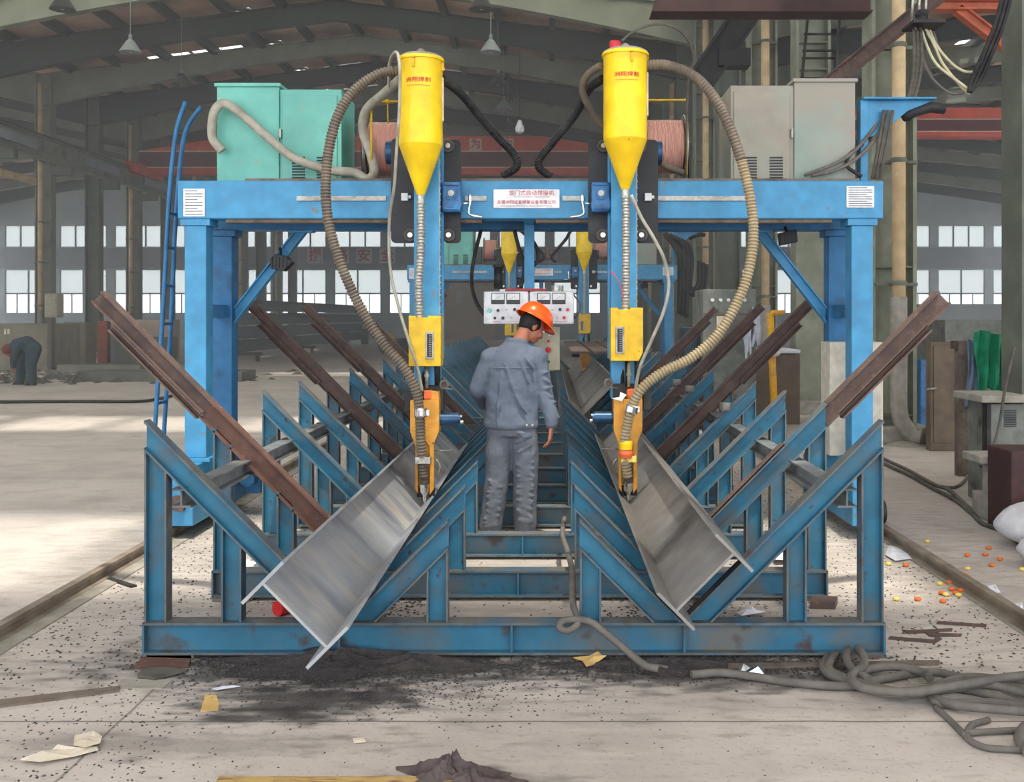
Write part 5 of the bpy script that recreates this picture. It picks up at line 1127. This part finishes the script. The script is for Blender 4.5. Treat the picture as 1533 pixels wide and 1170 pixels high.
heap(-.62, 4.62, .4, .13, .04, 'slag_fine', 'low slag heap spreading right of the left H beam', 9, 'slag')
heap(.55, 4.6, .5, .12, .03, 'slag_fine', 'dark slag heap under the lower end of the right H beam', 2, 'slag')
heap(-.34, 3.47, .2, .1, .08, 'dust', 'brown heap of swept dust at the bottom of the picture', 3, 'dust', .35)
heap(-.27, 3.42, .14, .07, .05, 'dust', 'smaller dust heap touching the brown one on its right', 4, 'dust', .4)
def scatter(n, fn, s0, s1, mat, lab, seed, name='slag_chips', cat='slag'):
    rr = random.Random(seed); m = MB()
    for _ in range(n):
        p = fn(rr)
        if p is None: continue
        s_ = rr.uniform(s0, s1); a = rr.uniform(0, 3.14); c, d = math.cos(a)*s_, math.sin(a)*s_; h_ = s_*rr.uniform(.3, .6); x, y, z = p
        m.add([(x-c, y-d, z), (x+d*.5, y-c*.5, z), (x+c, y+d, z), (x-d*.6, y+c*.6, z), (x+c*.2, y, z+h_)], [(0,1,4),(1,2,4),(2,3,4),(3,0,4)])
    return stuff(name, m, mat, lab, cat)
def yard(rr):
    x, y = rr.uniform(-2.7, 2.38), 4.35+rr.random()**1.2*7
    if y < 4.7 and rr.random() < .5: return None
    if abs(x+.17) < .38: return None if rr.random() < .75 else (x, y, 0)
    return (x, y, 0)
scatter(11000, yard, .005, .013, 'slag', 'scattered dark slag chips all over the floor between the rails', 11)
scatter(3800, lambda rr: (rr.gauss(-1.0, .38), rr.gauss(4.66, .13), .004), .006, .014, 'slag', 'dense slag chips under the left H beam', 12)
scatter(900, lambda rr: (rr.gauss(-.6, .4), rr.gauss(4.3, .16), .0), .004, .010, 'slag', 'loose slag chips in front of the base beam on the left', 17)
scatter(2200, lambda rr: (rr.gauss(.65, .42), rr.gauss(4.62, .09), .004), .006, .014, 'slag', 'dense slag chips under the right H beam', 13)
for w, cx in (('left', -.95), ('right', .62)): scatter(4200, lambda rr: (rr.gauss(cx, .17), rr.uniform(4.9, 12), .003), .007, .016, 'slag', 'dense slag chips along the bottom of the %s V row' % w, 14)
scatter(170, lambda rr: (rr.uniform(-2.6, 1.6), rr.uniform(3.3, 4.4), 0), .003, .007, 'slag', 'few slag chips on the bare front floor', 15)
scatter(450, lambda rr: (rr.gauss(-1.75, .3), rr.uniform(3.3, 4.4), 0), .004, .010, 'slag', 'slag chips on the floor at the lower left', 16)
for i, (a, b_) in enumerate([(1407,876),(1421,874),(1410,890),(1416,892),(1425,884),(1431,890),(1435,893),(1438,886),(1374,899),(1342,899),(1412,902),(1480,822),(1388,812),(1448,833),(1475,832),(1448,853),(1485,848),(1497,839),(1330,846),(1356,848),(1445,863),(1530,854)]):
    g = G(a, b_); m = MB(); m.ball((g.x, g.y, .012), .022, .016, .012, 8, 5); one('fruit_peel', m, 'orange_peel' if i % 3 else 'yellow_bit', 'bits of orange and yellow peel strewn beside the right rail', 'peel', 'fruit peel beside the right rail')
# ------------------------------------------------------------------ left background
r = thing('olive_machine', 'low olive machine housing at the far left beyond the bending worker', 'machine', G(30, 552)); m = bx(MB(), -10, 72, 484, 540, 29.5, 2.0, 0); obj('body', m, 'machine_olive', r, .03)
for px in (6, 11): m = bx(MB(), px, px+3, 492, 500, 29.45, .05); obj('notice', m, 'paper', r)
m = bx(MB(), 72, 77, 476, 540, 29.3, .2, 0); obj('corner_post', m, 'rubber_grey', r)
r = thing('wall_box', 'beige electrical box fixed beside the pipe of the far left column', 'box', P(77, 475, 35.6)); m = bx(MB(), 66, 86, 439, 475, 35.5, .5); obj('housing', m, 'box_beige', r, .05); m = bx(MB(), 68, 84, 442, 472, 35.47, .03); obj('door', m, 'box_beige', r, .02)
m = MB(); g = P(92, 536, 31); m.cyl((g.x-.7, 31, .35), (g.x+.25, 31.2, .4), .14, .22); one('paper_roll', m, 'white', 'white roll lying on the floor at the far left', 'roll')
m = bx(MB(), 115, 362, 556, 571, 25, 1.2, 0); one('steel_stack', m, 'olive_dark', 'low dark stack of flat steel across the left floor', 'steel stack', bev=.01)
m = bx(MB(), 85, 210, 546, 556, 29, .8, 0); one('steel_stack', m, 'olive_dark', 'thin dark steel sections lying behind the low stack', 'steel stack')
for i, (a, b_, y_) in enumerate(((95,128,33.5),(146,160,35),(165,176,35))): m = bx(MB(), a, b_, 482 if i == 0 else 480, 530, y_, .8, 0); one('machine_housing', m, ('machine_olive', 'orange_red', 'wall_panel')[i], ('olive machine housing left of the plain column', 'faded reddish locker right of the plain column', 'grey locker beside the reddish one')[i], 'machine', bev=.03)
m = bx(MB(), 172, 250, 505, 531, 34, 1, 0); one('low_skip', m, 'olive_dark', 'dark low skip behind the ladder', 'skip', bev=.03)
m = bx(MB(), 200, 255, 478, 530, 38, 1, 0); one('machine_housing', m, 'tan_door', 'tan machine housing behind the ladder', 'machine', bev=.03)
scatter(500, lambda rr: (rr.gauss(-13.5, 2.2), rr.uniform(24, 30), .0), .05, .22, 'rubber_grey', 'scrap pieces strewn round the bending worker at the far left', 31, 'steel_scrap', 'scrap')
r = thing('hanging_bulb', 'white bulb lamp hanging low under the roof between the two hoppers', 'lamp', P(778, 204, 30)); c = P(778, 200, 30); m = MB(); m.lathe([(.02, 0), (.12, .05), (.14, .15), (.08, .32), (.05, .4)], c); obj('bulb', m, 'panel_white', r); m = MB(); m.cyl(c+V((0,0,.4)), (c.x, c.y, roofz(c.x)+.1), .015, n=6); obj('cord', m, 'rubber', r)
# stacked H beams on trestles running away from the camera
for j in range(4):
    m = MB(); z = .55+j*.5; m.ibeam((-11.4+j*.08, 36, z), (-10.9+j*.08, 58, z), (0,0,1), .42, .3, .02, .03); one('stacked_beam', m, 'tie_grey', ('lowest', 'second', 'third', 'topmost')[j]+' of the long steel beams stacked at the left far floor', 'steel beam', 'stacked beams far left')
for y_ in (36.6, 45):
    m = MB(); m.box(-11.8, -10.5, y_-.08, y_+.08, .22, .33); m.box(-11.7, -11.6, y_-.1, y_+.1, 0, .22); m.box(-10.7, -10.6, y_-.1, y_+.1, 0, .22); one('trestle', m, 'rubber_grey', 'low trestle under the %s of the stacked beams' % ('near end' if y_ < 40 else 'middle'), 'trestle')
for px, h_ in ((480,16),(540,8),(512,7)): m = bx(MB(), px, px+10, 500-h_, 512, 60, .4, 0); one('far_bollard', m, 'olive_dark', 'small %s post on the far floor' % ('tall' if h_ > 10 else ('right' if px == 540 else 'middle')), 'post')
m = bx(MB(), 583, 590, 499, 511, 40, .3, 0); one('yellow_bollard', m, 'pole_yellow', 'small yellow post far behind the left column', 'post')
r = thing('far_trolley', 'grey metal trolley on the far floor left of the left column', 'trolley', G(592, 530)); m = bx(MB(), 572, 610, 507, 513, 44, 1); obj('deck', m, 'machine_grey', r); m = MB()
for px in (578, 606): c = P(px, 515, 43.9); m.cyl((c.x, 43.9, .35), (c.x, 44.0, .35), .35, n=14)
obj('wheel', m, 'rubber', r)
# right background beyond the right columns
m = bx(MB(), 1376, 1500, 455, 480, 30, 6, 0); one('grey_container', m, 'wall_panel', 'long pale grey container behind the right rack', 'container')
m = bx(MB(), 1415, 1520, 479, 600, 20, 3, 0); one('dark_container', m, 'machine_grey', 'dark grey container behind the green cloth', 'container')
# ------------------------------------------------------------------ upper right steelwork
m = MB(); a, c = P(975, 18, 12.6), P(1303, 18, 12.6); m.xz([(a.x, a.z), (c.x, a.z), (c.x, a.z+.5), (a.x+.15, a.z+.5)], 12.6, 12.66); m.box(a.x, c.x, 12.5, 12.86, a.z-.02, a.z); one('cantilever_girder', m, 'brown_dark', 'dark rusty girder reaching left from the near right column at the top edge', 'girder')
m = MB(); m.ibeam(P(1125, 8, 15.2), P(1045, 128, 15.2), (1,0,1), .42, .25, .03, .04); m.box(*[P(1075,100,15.2).x, P(1122,100,15.2).x, 15.1, 15.4, P(0,100,15.2).z, P(0,74,15.2).z]); one('diagonal_strut', m, 'black_plate', 'dark diagonal strut with a box above the right cabinet', 'strut')
r = thing('hanging_ladder', 'black steel ladder hanging in front of the pale column at upper right', 'ladder', P(1222, 125, 15.0)); 
for p_, q_ in (((1210,16),(1198,150)), ((1258,16),(1246,150))): m = MB(); m.tube(PP([(p_[0],p_[1],15),(q_[0],q_[1],15)]), .022, 6); obj('rail', m, 'black_plate', r)
for y_ in (51, 76, 87, 117, 140): m = MB(); m.tube(PP([(1207-(y_-16)*.09,y_,15),(1256-(y_-16)*.09,y_,15)]), .018, 6); obj('rung', m, 'black_plate', r)
m = MB(); m.ibeam(P(1420, -18, 9.6), P(1222, 140, 9.6), (1,0,1), .16, .12, .012, .014); one('inclined_beam', m, 'rust', 'rusty I beam slanting down to the right cabinet at upper right', 'steel beam')
m = MB(); a = P(1372, 8, 13.2); m.ibeam(P(1368, 9, 13.2), P(1520, 9, 13.2), (0,0,1), .13, .2, .02, .02); m.ibeam(P(1434, 14, 13.2), P(1530, 88, 13.2), (1,0,1), .14, .14, .02, .02); one('orange_bracket', m, 'orange_red', 'orange red bracket with a diagonal brace at the top right', 'bracket')
r = thing('cable_trolley', 'dark cable trolley with clips from which pale cables hang at the top right', 'trolley', P(1385, 36, 9.0)); m = MB(); c = P(1385, 36, 9.0); m.box(c.x-.16, c.x+.13, 8.85, 9.15, c.z-.03, c.z); m.lathe([(.05,0),(.06,.02),(.05,.06),(.06,.08),(.05,.12)], c+V((-.03,0,0)), n=12); obj('plate', m, 'black_plate', r, .004)
m = MB()
for dx in (-.12, -.06, .0): m.tube([c+V((dx, 0, 0)), c+V((dx+.02, 0, .5))], .012, 6)
obj('hook', m, 'zinc', r)
cb = [([(1369,36),(1376,70),(1392,112),(1420,138),(1444,139)], 'cable_grey'), ([(1377,38),(1390,74),(1404,98),(1432,120),(1449,133)], 'cable_cream'), ([(1383,38),(1398,66),(1412,96),(1438,128),(1452,140)], 'cable_cream'), ([(1389,38),(1402,68),(1424,94),(1442,106),(1460,108)], 'cable_cream'), ([(1394,38),(1406,72),(1428,98),(1445,107),(1462,110)], 'cable_grey'), ([(1374,40),(1384,84),(1395,112),(1410,110),(1438,118),(1455,112)], 'rubber_grey')]
for i, (pts, mt) in enumerate(cb): hose('hanging_cable', [(a, b_, 9.0+.03*i) for a, b_ in pts], .013, mt, ('grey cable, outermost of the hanging bundle at top right', 'cream cable, second of the hanging bundle at top right', 'cream cable with the lowest loop in the hanging bundle', 'cream cable, upper one of the hanging bundle', 'grey cable beside the upper cream one in the bundle', 'dark thin cable crossing the hanging bundle')[i], 'cable', n=8, grp='cables hanging at the top right')
for i, (dx, w) in enumerate(((0, 'left'), (7, 'middle'), (13, 'right'))):
    hose('black_cable', [(1450+dx*.2,138,9.0),(1455+dx,118,9.0),(1472+dx,80,8.9),(1490+dx,35,8.8),(1502+dx,-12,8.7)], .018, 'rubber', '%s one of the black cables rising to the top right corner' % w, 'cable', n=8, grp='black cables at the top right')
for i, (dx, w) in enumerate(((0, 'left'), (5, 'middle'), (11, 'right'))):
    hose('black_cable', [(1368+dx,44,9.0),(1369+dx,80,8.8),(1368+dx*.9,110,8.4),(1362+dx*.8,140,8.0),(1356+dx*.6,154,7.8)], .014, 'rubber_grey', '%s one of the dark cables dropping to the blue cable arm' % w, 'cable', n=8, grp='dark cables dropping to the cable arm')
# ------------------------------------------------------------------ dusty air of the hall
if HAZE:
    hm_ = bpy.data.materials.new('dusty_air'); hm_.use_nodes = True; nt = hm_.node_tree; nt.nodes.remove(nt.nodes['Principled BSDF'])
    vn = nt.nodes.new('ShaderNodeVolumeScatter'); vn.inputs['Color'].default_value = (.95, .93, .89, 1); vn.inputs['Density'].default_value = HAZE; vn.inputs['Anisotropy'].default_value = .2
    nt.links.new(vn.outputs[0], nt.nodes['Material Output'].inputs['Volume']); MATS['dusty_air'] = hm_
    m = MB(); m.box(-40.8, XF-.3, 9.5, 72.7, .01, 9.9); stuff('dusty_air', m, 'dusty_air', 'thin welding haze hanging in the far hall', 'haze')
# ------------------------------------------------------------------ light
w = bpy.data.worlds.new('sky'); scene.world = w; w.use_nodes = True; bg = w.node_tree.nodes['Background']
bg.inputs[0].default_value = (.90, .95, 1, 1); bg.inputs[1].default_value = 1.0
sun = bpy.data.lights.new('sun', 'SUN'); sun.energy = SUN; sun.angle = rad(2.5); sun.color = (1, .93, .8); so = bpy.data.objects.new('sun', sun); COL.objects.link(so)
so.rotation_euler = V((.12, -.30, 1)).to_track_quat('Z', 'Y').to_euler(); so.location = (0, -5, 30)
vs = scene.view_settings; vs.view_transform = 'Standard'; vs.look = 'None'; vs.gamma = 1; vs.exposure = EXPO
scene.cycles.use_denoising = True; scene.cycles.max_bounces = 8; scene.cycles.diffuse_bounces = 6; scene.cycles.transparent_max_bounces = 12
try: scene.cycles.use_fast_gi = False
except Exception: pass
